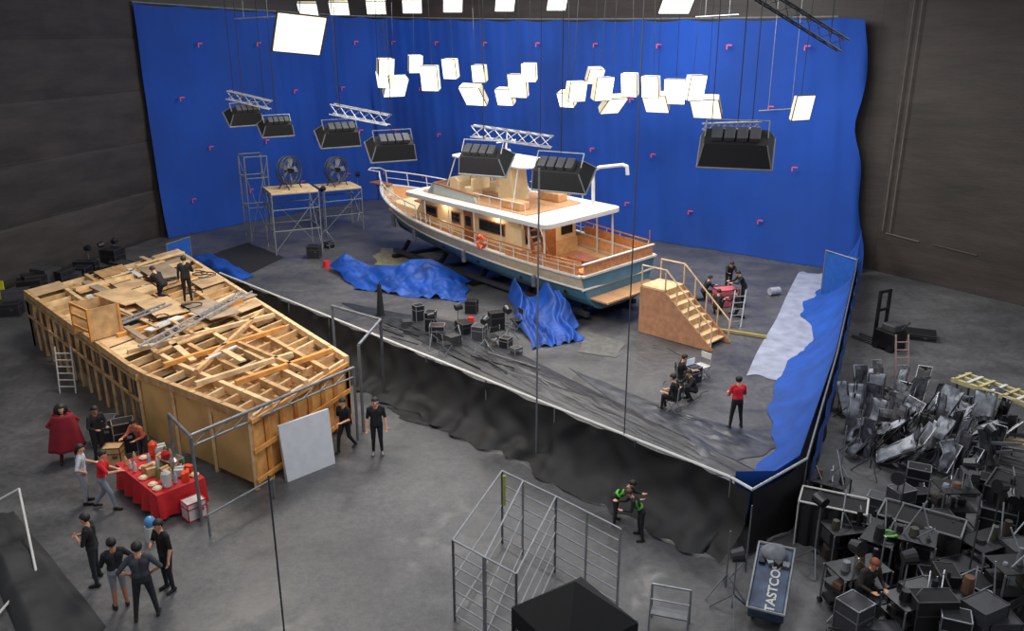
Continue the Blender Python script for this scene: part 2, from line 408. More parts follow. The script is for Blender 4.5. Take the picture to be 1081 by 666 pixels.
# ------------------------------------------------------------ BOAT
BY = math.atan2(.76, -.65)
boat = T('boat', (4.7, 35.7, 0), 'teal and cream motor yacht on a cradle with timber decks', 'boat', yaw=BY, roll=math.radians(-2.5))
def hb(x): return 2.3 + .3 * math.sin(min(1, x / .35) * math.pi / 2) if x < .35 else 2.6 * (1 - ((x - .35) / .65) ** 3.5)
def zg(x): return 2.35 + 1.1 * x ** 1.7
def hp(x, f, side=1, inset=0):
    zk = .62 + max(0, x - .8) ** 2 * 7 + x * .25
    s = x * (17.2 + 1.6 * f); z = zk + (zg(x) - zk) * f
    p = .2 + .5 * x * x; w = max(0, hb(x) * (f ** p if f > 0 else 0) - inset)
    return V((s, side * w, z))
lv = [0, .03, .1, .2, .35, .5, .66]
mb = MB()
prof = [(-1, f_) for f_ in lv[::-1]] + [(1, f_) for f_ in lv[1:]]
mb.grid(lambda u, v: hp(u, prof[int(round(v * (len(prof) - 1)))][1], prof[int(round(v * (len(prof) - 1)))][0]), 48, len(prof) - 1)
mb.add([hp(0, b, a) for a, b in prof], [tuple(range(len(prof)))])
nm_ = len(mb.f)
mb.m = [1 if (k < 48 * (len(prof) - 1) and 3 <= k // 48 <= len(prof) - 5) else 0 for k in range(nm_)]
mb.make('hull', [teal, M('dark_antifoul', (44, 56, 68), .6, var=.2)], parent=boat, solid=.05)
bul = MB()
for sd in (1, -1):
    bul.grid(lambda u, v, sd=sd: hp(u, .66 + .34 * v, sd), 48, 4)
bul.make('bulwark', M('bulwark_cream', (196, 178, 146), .45, var=.12), parent=boat, solid=.07)
MB().grid(lambda u, v: V((-.1 * math.cos((u - .5) * math.pi), (u * 2 - 1) * hp(0, .66 + .34 * v).y, hp(0, .66 + .34 * v).z)), 12, 3).make('transom', teal, parent=boat, solid=.07)
inn = M('bulwark_lining', (190, 136, 90), .5, var=.2, scale=5)
ib = MB()
for sd in (1, -1): ib.grid(lambda u, v, sd=sd: hp(u * .97, .74 + .25 * v, sd, .07), 48, 2)
ib.make('inner_lining', inn, parent=boat)
rr = MB()
for sd in (1, -1):
    rr.tube([hp(x / 40, .66, sd) + V((0, sd * .05, 0)) for x in range(41)], .06, 6)
rr.tube([V((-.05, a, hp(0, .66).z)) for a in (-2.25, 2.25)], .06)
rr.make('rub_rail', white, parent=boat)
gw = MB()
for sd in (1, -1):
    pts = [hp(x / 40, 1, sd) for x in range(41)]
    for a, b in zip(pts, pts[1:]): gw.bar(a, b + (b - a) * .05, .2, .08)
gw.bar((-.08, -2.3, 2.36), (-.08, 2.3, 2.36), .2, .08)
gw.make('gunwale_cap', white, parent=boat)
MB().grid(lambda u, v: V((hp(u, .8).x * .995, (v * 2 - 1) * max(0.0, hp(u, .72).y - .02), zg(u) - .62)), 48, 8).make('deck', teak, parent=boat, solid=.05)
MB().box((-.55, 0, 1.3), (1.0, 3.6, .08)).make('swim_platform', teak, parent=boat)
obb = M('orange_brown_board', (182, 120, 74), .5, var=.25, scale=5)
for sd in (1, -1):
    mb = MB()
    for k in range(9):
        a, b = hp(.01 + k * .026, 1, sd, .03), hp(.01 + (k + 1) * .026, 1, sd, .03)
        mb.add([a, b, b + Z * .45, a + Z * .45], [(0, 1, 2, 3)])
    mb.make('aft_side_board', obb, parent=boat, solid=.04)
MB().box((-.02, 0, 2.6), (.05, 4.3, .45)).make('taffrail_board', obb, parent=boat)
MB().box((-.02, 0, 2.86), (.12, 4.5, .05)).make('taffrail', white, parent=boat)
MB().prism([(4.4, 1.7), (4.4, 4.0), (12.0, 4.02), (12.9, 2.95), (13.1, 2.0)], -1.75, 1.75, 0).make('cabin', [cream], parent=boat, bevel=.05)
MB().prism([(4.35, 1.75), (4.35, 2.55), (13.14, 2.75), (13.14, 2.1)], -1.79, 1.79).make('cabin_lower_panel', M('cream_panel_warm', (202, 162, 114), .45), parent=boat)
MB().prism([(13.0, 2.0), (13.0, 2.95), (15.8, 3.1), (16.4, 2.5)], -1.25, 1.25).make('trunk_cabin', cream, parent=boat, bevel=.06)
MB().box((14.5, 0, 3.08), (.8, .8, .1)).make('deck_hatch', varn, parent=boat)
def win(s0, s1, z0, z1, y, nm='window'):
    sg = 1 if y > 0 else -1
    w = MB().box(((s0 + s1) / 2, y + sg * .015, (z0 + z1) / 2), (s1 - s0, .05, z1 - z0), mi=0)
    w.box(((s0 + s1) / 2, y + sg * .03, (z0 + z1) / 2), (s1 - s0 - .12, .05, z1 - z0 - .12), mi=1)
    w.make(nm, [varn, glass], parent=boat)
for y in (1.76, -1.76):
    win(10.8, 11.8, 3.0, 3.6, y); win(8.9, 9.6, 3.0, 3.6, y); win(5.5, 7.4, 3.0, 3.6, y)
mb = MB().box((8.2, 1.79, 2.85), (.7, .06, 1.9), mi=0); mb.box((8.2, 1.81, 3.3), (.42, .06, .5), mi=1); mb.make('door', [varn, glass], parent=boat)
for y in (-1.15, 0, 1.15):
    a = V((12.12, y, 3.88)); b = V((12.85, y, 3.02)); MB().bar(a + V((.03, 0, .03)), b + V((.03, 0, .03)), .95, .05).make('windscreen', glass, parent=boat)
MB().box((4.36, .1, 2.85), (.06, .9, 1.9)).make('saloon_door', varn, parent=boat)
for y in (-1.1, 1.15): MB().box((4.36, y, 3.2), (.06, .7, .8)).make('aft_window', glass, parent=boat)
def slab(prof_s, hw, z0, z1, r=.5):
    s0, s1 = prof_s; pts = []
    for cx, cy, a0 in ((s1 - r, hw - r, 0), (s0 + r, hw - r, 90), (s0 + r, -hw + r, 180), (s1 - r, -hw + r, 270)):
        for k in range(6):
            a = math.radians(a0 + k * 18); pts.append((cx + r * math.cos(a), cy + r * math.sin(a)))
    n = len(pts); mb = MB()
    mb.add([(x, y, z0) for x, y in pts] + [(x, y, z1) for x, y in pts], [tuple(range(n))[::-1], tuple(range(n, 2 * n))] + [(i, (i + 1) % n, n + (i + 1) % n, n + i) for i in range(n)])
    return mb
slab((2.0, 12.9), 2.4, 4.03, 4.22, .4).make('canopy_roof', white, parent=boat)
slab((2.06, 12.84), 2.34, 4.0, 4.04, .4).make('canopy_underside', M('warm_headliner', (224, 200, 160), .6), parent=boat)
slab((3.9, 12.2), 1.75, 4.22, 4.26, .3).make('flybridge_deck', teak, parent=boat)
for s_ in (2.4, 3.4):
    for y in (-2.15, 2.15): MB().cyl((s_, y, 1.8), (s_, y, 4.05), .045).make('canopy_post', white, parent=boat)
for s_ in (5.2, 7.2, 9.2, 11.2):
    for y in (-2.25, 2.25): MB().cyl((s_, y, 2.3), (s_, y, 4.05), .03).make('canopy_post', white, parent=boat)
fb = MB()
for y in (-1.7, 1.7): fb.prism([(7.6, 4.24), (7.8, 4.58), (11.0, 4.78), (11.6, 4.24)], y - .05, y + .05)
fb.hexa([(11.1, -1.75, 4.24), (11.65, -1.75, 4.24), (11.65, 1.75, 4.24), (11.1, 1.75, 4.24), (10.95, -1.75, 4.78), (11.1, -1.75, 4.78), (11.1, 1.75, 4.78), (10.95, 1.75, 4.78)])
fb.make('flybridge_bulwark', paleteal, parent=boat)
cpx = MB()
for y in (-1.7, 1.7): cpx.bar((7.75, y, 4.6), (11.0, y, 4.8), .14, .05)
cpx.bar((11.02, -1.75, 4.8), (11.02, 1.75, 4.8), .16, .05); cpx.make('coaming_cap', varn, parent=boat)
for y in (-1.8, 1.8):
    mb = MB().tube([(4.0, y, 4.22), (4.0, y, 4.75), (7.7, y, 4.75)], .022)
    for k in range(4): mb.cyl((4.9 + k * .8, y, 4.2), (4.9 + k * .8, y, 4.75), .016)
    mb.make('flybridge_railing', white, parent=boat)
MB().prism([(9.9, 4.26), (10.7, 4.26), (10.7, 5.0), (10.3, 5.1), (9.9, 4.9)], -1.0, 1.0).make('helm_console', cream, parent=boat, bevel=.04)
st = MB(); 
for i in range(20):
    a = i / 20 * 2 * math.pi; b = (i + 1) / 20 * 2 * math.pi
    st.cyl((9.8, .35 * math.cos(a), 4.9 + .35 * math.sin(a)), (9.8, .35 * math.cos(b), 4.9 + .35 * math.sin(b)), .02)
for i in range(3):
    a = i * 2.1; st.cyl((9.8, 0, 4.9), (9.8, .35 * math.cos(a), 4.9 + .35 * math.sin(a)), .015)
st.make('steering_wheel', varn, parent=boat)
for y in (-.8, .8):
    sx = MB().box((9.0, y, 4.5), (.6, .7, .5)); sx.box((8.7, y, 4.9), (.12, .7, .6)); sx.make('helm_seat', cream, parent=boat, bevel=.05)
MB().prism([(6.3, 4.26), (6.5, 6.1), (7.2, 6.1), (7.5, 4.26)], -.5, .5).make('mast_housing', cream, parent=boat, bevel=.05)
sx = MB().box((5.4, 1.2, 4.45), (1.4, .6, .4)); sx.box((5.4, -1.2, 4.45), (1.4, .6, .4)); sx.make('bench_seat', M('tan_cushion', (190, 142, 96), .7), parent=boat, bevel=.05)
slab((4.6, 10.4), 1.2, 6.12, 6.19, .5).make('hardtop', white, parent=boat)
slab((6.4, 8.6), .5, 6.19, 6.34, .3).make('hardtop_locker', offw, parent=boat)
for s_, s2 in ((5.2, 5.2), (10.4, 9.9)):
    for y in (-1.1, 1.1): MB().cyl((s_, y * 1.4, 4.3), (s2, y, 6.14), .03).make('hardtop_post', white, parent=boat)
mast = MB().cyl((7.4, 0, 6.3), (7.2, 0, 7.4), .06, .03); mast.cyl((7.3, -.6, 7.0), (7.3, .6, 7.0), .025); mast.cyl((7.4, 0, 6.45), (7.4, 0, 6.6), .3, .26, 14)
mast.make('radar_mast', white, parent=boat)
MB().tube([(3.4, -1.9, 4.2), (3.4, -1.9, 5.6), (3.3, -1.92, 5.85), (3.05, -1.95, 5.98), (1.8, -2.15, 6.2), (1.6, -2.2, 6.15), (1.55, -2.2, 5.8)], .08, 8).make('davit', white, parent=boat)
def rail(sd, x0, x1, h, n, mt, mt2, ext=0):
    pts = [hp(x0 + (x1 - x0) * i / n, 1, sd) for i in range(n + 1)]
    e = bpy.data.objects.new('side_railing' if not ext else 'bow_railing', None); COL.objects.link(e); e.parent = boat
    tops = [p + V((.1 if ext else 0, 0, h)) for p in pts]
    MB().tube(tops, .035, 6).make('top_rail', mt, parent=e)
    MB().tube([p + V((0, 0, h * .5)) for p in pts], .018, 5).make('mid_rail', mt2, parent=e)
    for p, q in zip(pts[::2], tops[::2]): MB().cyl(p, q, .025, n=6).make('stanchion', mt2, parent=e)
for sd in (1, -1):
    rail(sd, .02, .60, .6, 24, varn, white)
    rail(sd, .62, .985, .8, 12, white, white, 1)
MB().tube([hp(.985, 1, 1) + V((.1, 0, .8)), (19.5, .4, 4.24), (19.9, 0, 4.26), (19.5, -.4, 4.24), hp(.985, 1, -1) + V((.1, 0, .8))], .035).make('pulpit_rail', white, parent=boat)
MB().box((18.9, 0, 3.48), (1.5, .7, .08)).make('bowsprit', varn, parent=boat, bevel=.02)
an = MB().cyl((19.5, 0, 3.44), (19.0, 0, 2.95), .04); an.bar((18.95, -.35, 2.95), (18.95, .35, 2.95), .12, .05); an.make('anchor', steel, parent=boat)
lr = MB()
for i in range(24):
    a = i / 24 * 2 * math.pi; b = (i + 1) / 24 * 2 * math.pi; R_ = .28
    lr.cyl((0, R_ * math.cos(a), R_ * math.sin(a)), (0, R_ * math.cos(b) * 1.0, R_ * math.sin(b)), .08, n=8, mi=(1 if i % 6 == 0 else 0))
o = lr.make('life_ring', [orange, white], parent=boat, label='orange life ring with white bands'); o.location = (6.2, 2.66, 2.8); o.rotation_euler = (0, 0, math.pi / 2)
MB().box((.9, 0, 2.0), (.6, 3.2, .5)).make('cockpit_bench', obb, parent=boat, bevel=.04)
mb = MB().box((2.0, .2, 2.35), (1.2, .8, .05)); mb.cyl((2.0, .2, 1.75), (2.0, .2, 2.35), .06); mb.make('cockpit_table', varn, parent=boat)
sr = MB(); sr.bar((3.2, 1.0, 1.8), (4.3, 1.0, 4.1), .08, .2); sr.bar((3.2, 1.7, 1.8), (4.3, 1.7, 4.1), .08, .2)
for i in range(7): sr.box((3.25 + i * .155, 1.35, 2.0 + i * .3), (.2, .7, .04))
sr.make('companion_ladder', varn, parent=boat)
for i, s_ in enumerate((2.5, 7.5, 12.2, 15.2)):
    yy = 2.72 if s_ < 12 else hp(s_ / 18.2, .8).y + .18
    MB().cyl((s_, yy, 1.5 + i * .1), (s_, yy + .02, 2.0 + i * .15), .11, .11, 10).make('fender', M('grey_fender', (90, 92, 96), .5), parent=boat)
for s_ in (1.2, 2.4, 4.0, 7.2, 10.2): 
    q = hp(s_ / 18.0, .45); MB().cyl((s_, q.y - .02, q.z), (s_, q.y + .07, q.z), .08, n=10).make('thruhull_port', blackp, parent=boat)
MB().cyl((0.1, -2.1, 2.4), (.1, -2.1, 3.5), .03).make('flag_staff', varn, parent=boat)
def bpt(s, w, z=0):
    return V((4.7 + s * math.cos(BY) - w * math.sin(BY), 35.7 + s * math.sin(BY) + w * math.cos(BY), z))
c0 = T('boat_cradle', bpt(3, 0), 'black steel gimbal cradle under the boat hull', 'cradle', yaw=BY)
for x in (-2, 1.5, 5, 8.5, 12):
    MB().bar((x, -2.0, .1), (x, 2.0, .1), .3, .2).make('cross_beam', blackm, parent=c0)
    for y in (-1.5, 1.5): MB().bar((x, y, .1), (x, y * .6, .72 + .012 * x), .18, .18).make('strut', blackm, parent=c0)
for y in (-1.5, 1.5): MB().bar((-2.6, y, .3), (12.6, y, .3), .2, .2).make('long_beam', darkg, parent=c0)
# ------------------------------------------------------------ timber stairs
S0 = G(674, 350); S1 = G(752, 372); sd_ = (S1 - S0); LS = sd_.length
stairs = T('timber_stairs', S0, 'light timber boarding stairs with handrails by the boat stern', 'stairs', yaw=math.atan2(sd_.y, sd_.x))
Wd = 1.35; HS = 2.05; land = 1.2; nst = 8
MB().box((land / 2, Wd / 2, HS - .03), (land, Wd, .06)).make('landing', wood2, parent=stairs)
run = (LS - land) / nst; rise = HS / nst
for i in range(nst - 1):
    MB().box((land + run * (i + .5), Wd / 2, HS - rise * (i + 1) - .02), (run + .03, Wd, .05)).make('tread', wood2, parent=stairs)
    MB().box((land + run * i + .02, Wd / 2, HS - rise * (i + .5)), (.025, Wd - .1, rise)).make('riser', wood, parent=stairs)
for y in (0, Wd):
    MB().prism([(0, .02), (0, HS - .06), (land, HS - .06), (LS, .1), (LS, .02)], y - .03, y + .03).make('side_panel', M('ply_side', (176, 126, 92), .7, var=.2), parent=stairs)
    MB().tube([(.05, y, HS), (.05, y, HS + .85), (land, y, HS + .85), (LS - .1, y, .95), (LS - .1, y, .1)], .03).make('handrail', wood2, parent=stairs)
    for i in range(4):
        t = i / 4; MB().bar((land + (LS - land - .1) * t, y, HS * (1 - t)), (land + (LS - land - .1) * t, y, HS + .85 - (HS - .1) * t), .05, .05).make('baluster', wood2, parent=stairs)
# ------------------------------------------------------------ timber set
ZT = 2.1
QA = G(28, 312, ZT); QB = G(187, 268, ZT); QC = G(366, 383, ZT); QD = G(264, 444, ZT); QE = G(146, 398, ZT)
lA = (QE - QA).length; lE = (QD - QE).length; fE = lA / (lA + lE)
seto = T('timber_set', V((QA.x, QA.y, 0)), 'large unfinished timber-framed set with open joist ceiling', 'film set')
def Q(a, b, z=ZT):
    p0 = QA.lerp(QE, a / fE) if a < fE else QE.lerp(QD, (a - fE) / (1 - fE))
    p = p0.lerp(QB.lerp(QC, a), b); return V((p.x - QA.x, p.y - QA.y, z))
for i in range(25):
    a = i / 24
    b0, b1 = (0, 1) if i % 4 else (-.01, 1.01)
    if 9 < i < 12: b0 = .35
    MB().bar(Q(a, b0, ZT + .01), Q(min(1, a + rng.uniform(-.008, .008)), b1, ZT + .01), .09, .22).make('joist', wood if i % 3 else wood2, parent=seto)
def polybar(b, z, w, h, name, mt, a0=0, a1=1):
    mb = MB(); n = 14
    for k in range(n): mb.bar(Q(a0 + (a1 - a0) * k / n, b, z), Q(a0 + (a1 - a0) * (k + 1) / n + .002, b, z), w, h)
    mb.make(name, mt, parent=seto)
for i, b in enumerate((0, .18, .36, .54, .76, 1)):
    polybar(b, ZT + .12, .15, .22, 'beam', wood2 if i % 2 else wood)
plyw = M('ply_warm', (178, 138, 92), .7, var=.3)
for i in range(13):
    for j in range(5):
        if (i, j) in ((2, 0), (4, 0), (3, 1), (5, 2), (6, 3), (7, 1), (8, 4), (10, 2), (8, 2), (9, 0), (11, 3)): continue
        a0, a1 = i / 13 + .004, (i + 1) / 13 - .004; b0, b1 = j / 5 + .006, (j + 1) / 5 - .006; z = ZT - .22
        if (i < 8 and rng.random() < .45) or (i == 7 and j > 1): z = ZT + .24
        mb = MB().hexa([Q(a0, b0, z - .02), Q(a1, b0, z - .02), Q(a1, b1, z - .02), Q(a0, b1, z - .02), Q(a0, b0, z), Q(a1, b0, z), Q(a1, b1, z), Q(a0, b1, z)])
        mb.make('plywood_panel', [ply, plyd, ply, wood2, plyw][rng.randrange(5)] if i < 8 else plyw, parent=seto)
for k, (a0, b0, a1, b1) in enumerate(((.60, .05, .70, .95), (.72, .1, .78, .9), (.66, .9, .80, .15), (.84, .05, .9, .7), (.5, .1, .56, .9), (.34, .1, .28, .9), (.12, .2, .16, .95), (.9, .2, .96, .95), (.76, .55, .98, .6))):
    MB().bar(Q(a0, b0, ZT + .3), Q(a1, b1, ZT + .3), .13, .14).make('cross_beam', [wood2, orangew, wood][k % 3], parent=seto)
flat1 = M('flat_yellow_ply', (204, 162, 100), .7, var=.18, scale=1)
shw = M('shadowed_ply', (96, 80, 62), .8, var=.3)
for k in range(15):
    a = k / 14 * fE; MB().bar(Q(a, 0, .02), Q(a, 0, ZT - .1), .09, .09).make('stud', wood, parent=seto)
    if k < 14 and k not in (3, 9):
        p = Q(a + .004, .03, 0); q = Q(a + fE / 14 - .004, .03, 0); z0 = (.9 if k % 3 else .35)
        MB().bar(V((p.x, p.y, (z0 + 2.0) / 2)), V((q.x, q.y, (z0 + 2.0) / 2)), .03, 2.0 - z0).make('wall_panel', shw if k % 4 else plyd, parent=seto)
for z in (1.3, 2.0): polybar(-.008, z, .06, .08, 'wall_rail', wood, 0, fE)
for k in range(4):
    a = fE + (1 - fE) * k / 3; MB().bar(Q(a, -.004, .02), Q(a, -.004, ZT + .1), .07, .08).make('stud', wood2, parent=seto)
    if k < 3:
        p = Q(a + .003, .006, 0); q = Q(a + (1 - fE) / 3 - .003, .006, 0)
        MB().bar(V((p.x, p.y, 1.15)), V((q.x, q.y, 1.15)), .04, 1.95).make('wall_panel', flat1, parent=seto)
polybar(-.006, 2.1, .05, .08, 'wall_rail', orangew, fE, 1)
for k in range(8):
    b = k / 7; MB().bar(Q(1.0, b, .02), Q(1.0, b, ZT), .09, .12, up=V((1, 0, 0))).make('stud', orangew, parent=seto)
for z in (.3, 1.2, 2.1): MB().bar(Q(1.0, 0, z) + V((.05, -.08, 0)), Q(1.0, 1, z) + V((.05, -.08, 0)), .06, .12).make('wall_rail', orangew, parent=seto)
p = Q(.994, .01, 0); q = Q(.994, .99, 0)
MB().bar(V((p.x, p.y, 1.05)), V((q.x, q.y, 1.05)), .03, 2.0).make('wall_panel', M('ply_orange', (206, 150, 84), .7, var=.2), parent=seto)
for k in range(12):
    b = k / 11; MB().bar(Q(0, b, .02), Q(0, b, ZT), .09, .1).make('stud', wood, parent=seto)
    MB().bar(Q(k / 11, 1, .02), Q(k / 11, 1, ZT), .09, .1).make('stud', wood, parent=seto)
MB().bar(Q(0, 1.0, 1.05), Q(1, 1.0, 1.05), .03, 2.0).make('wall_panel', plyd, parent=seto)
def onset(a, b, z=0): 
    p = Q(a, b, 0); return V((p.x + QA.x, p.y + QA.y, ZT + .25 + z))
cr = T('timber_crate', G(104, 352, ZT + .26), 'tall open timber crate frame standing on the set top', 'crate', yaw=-.7)
for x in (-.6, .6):
    for y in (-.5, .5): MB().bar((x, y, 0), (x, y, 1.1), .08, .08).make('corner_post', orangew, parent=cr)
MB().box((0, .5, .55), (1.2, .03, 1.05)).make('side_board', wood, parent=cr)
for x in (-.6, .6): MB().box((x, 0, .55), (.03, 1.0, 1.05)).make('side_board', wood, parent=cr)
for z in (.3, .7, 1.05): MB().bar((-.6, -.5, z), (.6, -.5, z), .04, .09).make('slat', orangew, parent=cr)
ang = math.atan2((QD - QA).y, (QD - QA).x); ang2 = math.atan2((QC - QD).y, (QC - QD).x)
for i in range(20):
    a = rng.uniform(.04, .85); b = rng.uniform(.12, .88); L_ = rng.uniform(1.4, 3.0); mt = [wood, wood2, ply, plyd, offw, wood2][rng.randrange(6)]
    if a > .7: L_ = min(L_, 1.3)
    ya = (ang if rng.random() < .6 else ang2) + rng.uniform(-.15, .15)
    o = MB().box((0, 0, .03), (L_, rng.choice((.12, .2, .35)), .05)).make('timber_board', mt, loc=onset(a, b, .02 + .055 * (i % 3)), yaw=ya)
    tag(o, 'loose timber board lying across the set ceiling', 'board', 'loose boards on the timber set')
for i, (a, b) in enumerate(((.45, .45), (.56, .65), (.3, .35), (.2, .7))):
    o = MB().box((0, 0, .02), (2.3, 1.2, .03)).make('plywood_sheet', plyd if i % 2 else ply, loc=onset(a, b, .18), yaw=ang + (i % 3 - 1) * .1)
    tag(o, 'loose plywood sheet lying on the set ceiling', 'plywood sheet', 'loose plywood sheets')
for i in range(6):
    a = rng.uniform(.3, .6); b = rng.uniform(.3, .9)
    pts = [V((.4 * math.cos(t * .7) * (1 - t * .06), .35 * math.sin(t * .7), .04 + .01 * t)) for t in range(12)]
    o = MB().tube(pts, .022).make('cable_coil', blackp, loc=onset(a, b, .2), yaw=i); tag(o, 'coiled black cable on the set top', 'cable', 'cables on the timber set')
def ladder_truss(p, q, w, label, mt):
    p = V(p); d = V(q) - p; s = V((-d.y, d.x, 0)).normalized() * w; o = T('ladder_beam', p, label, 'truss')
    for e in (0, 1): MB().cyl(s * e, d + s * e, .04).make('chord', mt, parent=o)
    mb = MB(); n = int(d.length / .4)
    for k in range(n): mb.cyl(d * (k / n), d * ((k + 1) / n) + s, .02, n=5); mb.cyl(d * (k / n), d * (k / n) + s, .02, n=5)
    mb.make('lacing', mt, parent=o)
ladder_truss(onset(.66, .12, .34), onset(.57, .97, .34), .4, 'silver ladder truss lying over the middle of the set', alu)
ladder_truss(onset(.48, .1, .24), onset(.46, .5, .24), .3, 'grey ladder beam lying on the set top', grey)
def goal(p, q, h, label, r=.05, mt=None, mid=False):
    p = V(p); q = V(q) - p; o = T('pipe_goalpost', p, label, 'goalpost')
    for a in (V((0, 0, 0)), V((q.x, q.y, 0))): MB().cyl(a, a + Z * h, r).make('upright', mt or steel, parent=o)
    MB().cyl((0, 0, h), (q.x, q.y, h), r).make('crossbar', mt or steel, parent=o)
    if mid:
        MB().cyl((0, 0, h - .3), (q.x, q.y, h - .3), r * .7).make('lower_bar', mt or steel, parent=o)
        for k in range(int(q.length / .6)): 
            a = q * (k * .6 / q.length); b = q * ((k + 1) * .6 / q.length); MB().cyl(a + Z * (h - .3), b + Z * h, r * .4, n=5).make('lacing', mt or steel, parent=o)
    return o
goal(G(406, 422), G(356, 404), 2.9, 'steel pipe goalpost frame beside the timber set')
goal(G(406, 422) , G(384, 455), 2.9, 'steel pipe goalpost frame spanning toward the set corner')
goal(G(213, 548), G(378, 464), 2.4, 'long laced steel pipe rail in front of the timber set', .045, mid=True)
goal(G(190, 522), G(213, 550), 2.4, 'steel pipe frame at the set corner', .045)
goal(G(222, 566), G(290, 526), .6, 'low steel pipe barrier on the floor', .03)
p = G(304, 509); q = G(354, 489)
o = MB().hexa([V((0, 0, 0)), q - p, (q - p) + V((-.1, .1, 0)), V((-.1, .1, 0)), V((-.2, .25, 1.6)), q - p + V((-.15, .3, 1.6)), q - p + V((-.2, .35, 1.6)), V((-.25, .3, 1.6))]).make('white_board', M('grey_white_board', (188, 190, 194), .6, var=.06), loc=p)
tag(o, 'large white board leaning against the timber set', 'board')
# ------------------------------------------------------------ ladders
def ladder(p, q, w, label, mt, n=8, side=None):
    p = V(p); q = V(q) - p; o = T('ladder', p, label, 'ladder'); s = (side or V((1, 0, 0))).normalized() * w / 2
    for e in (-1, 1): MB().bar(s * e, q + s * e, .04, .07).make('rail', mt, parent=o)
    for i in range(1, n + 1):
        c = q * (i / (n + 1)); MB().cyl(c - s, c + s, .022).make('rung', mt, parent=o)
    return o
p = G(72, 415); ladder(p, p + V((-.1, .35, 1.6)), .55, 'white step ladder leaning on the timber set', white, 6)
p = G(776, 346); ladder(p, p + V((.35, .9, 1.4)), .5, 'small aluminium step ladder by the boarding stairs', alu, 5, V((1, .2, 0)))
p = G(952, 402); ladder(p, p + V((0, .5, 1.6)), .45, 'pale pink painted step ladder by the stacked gear', M('pink_ladder', (140, 116, 114), .6), 5)
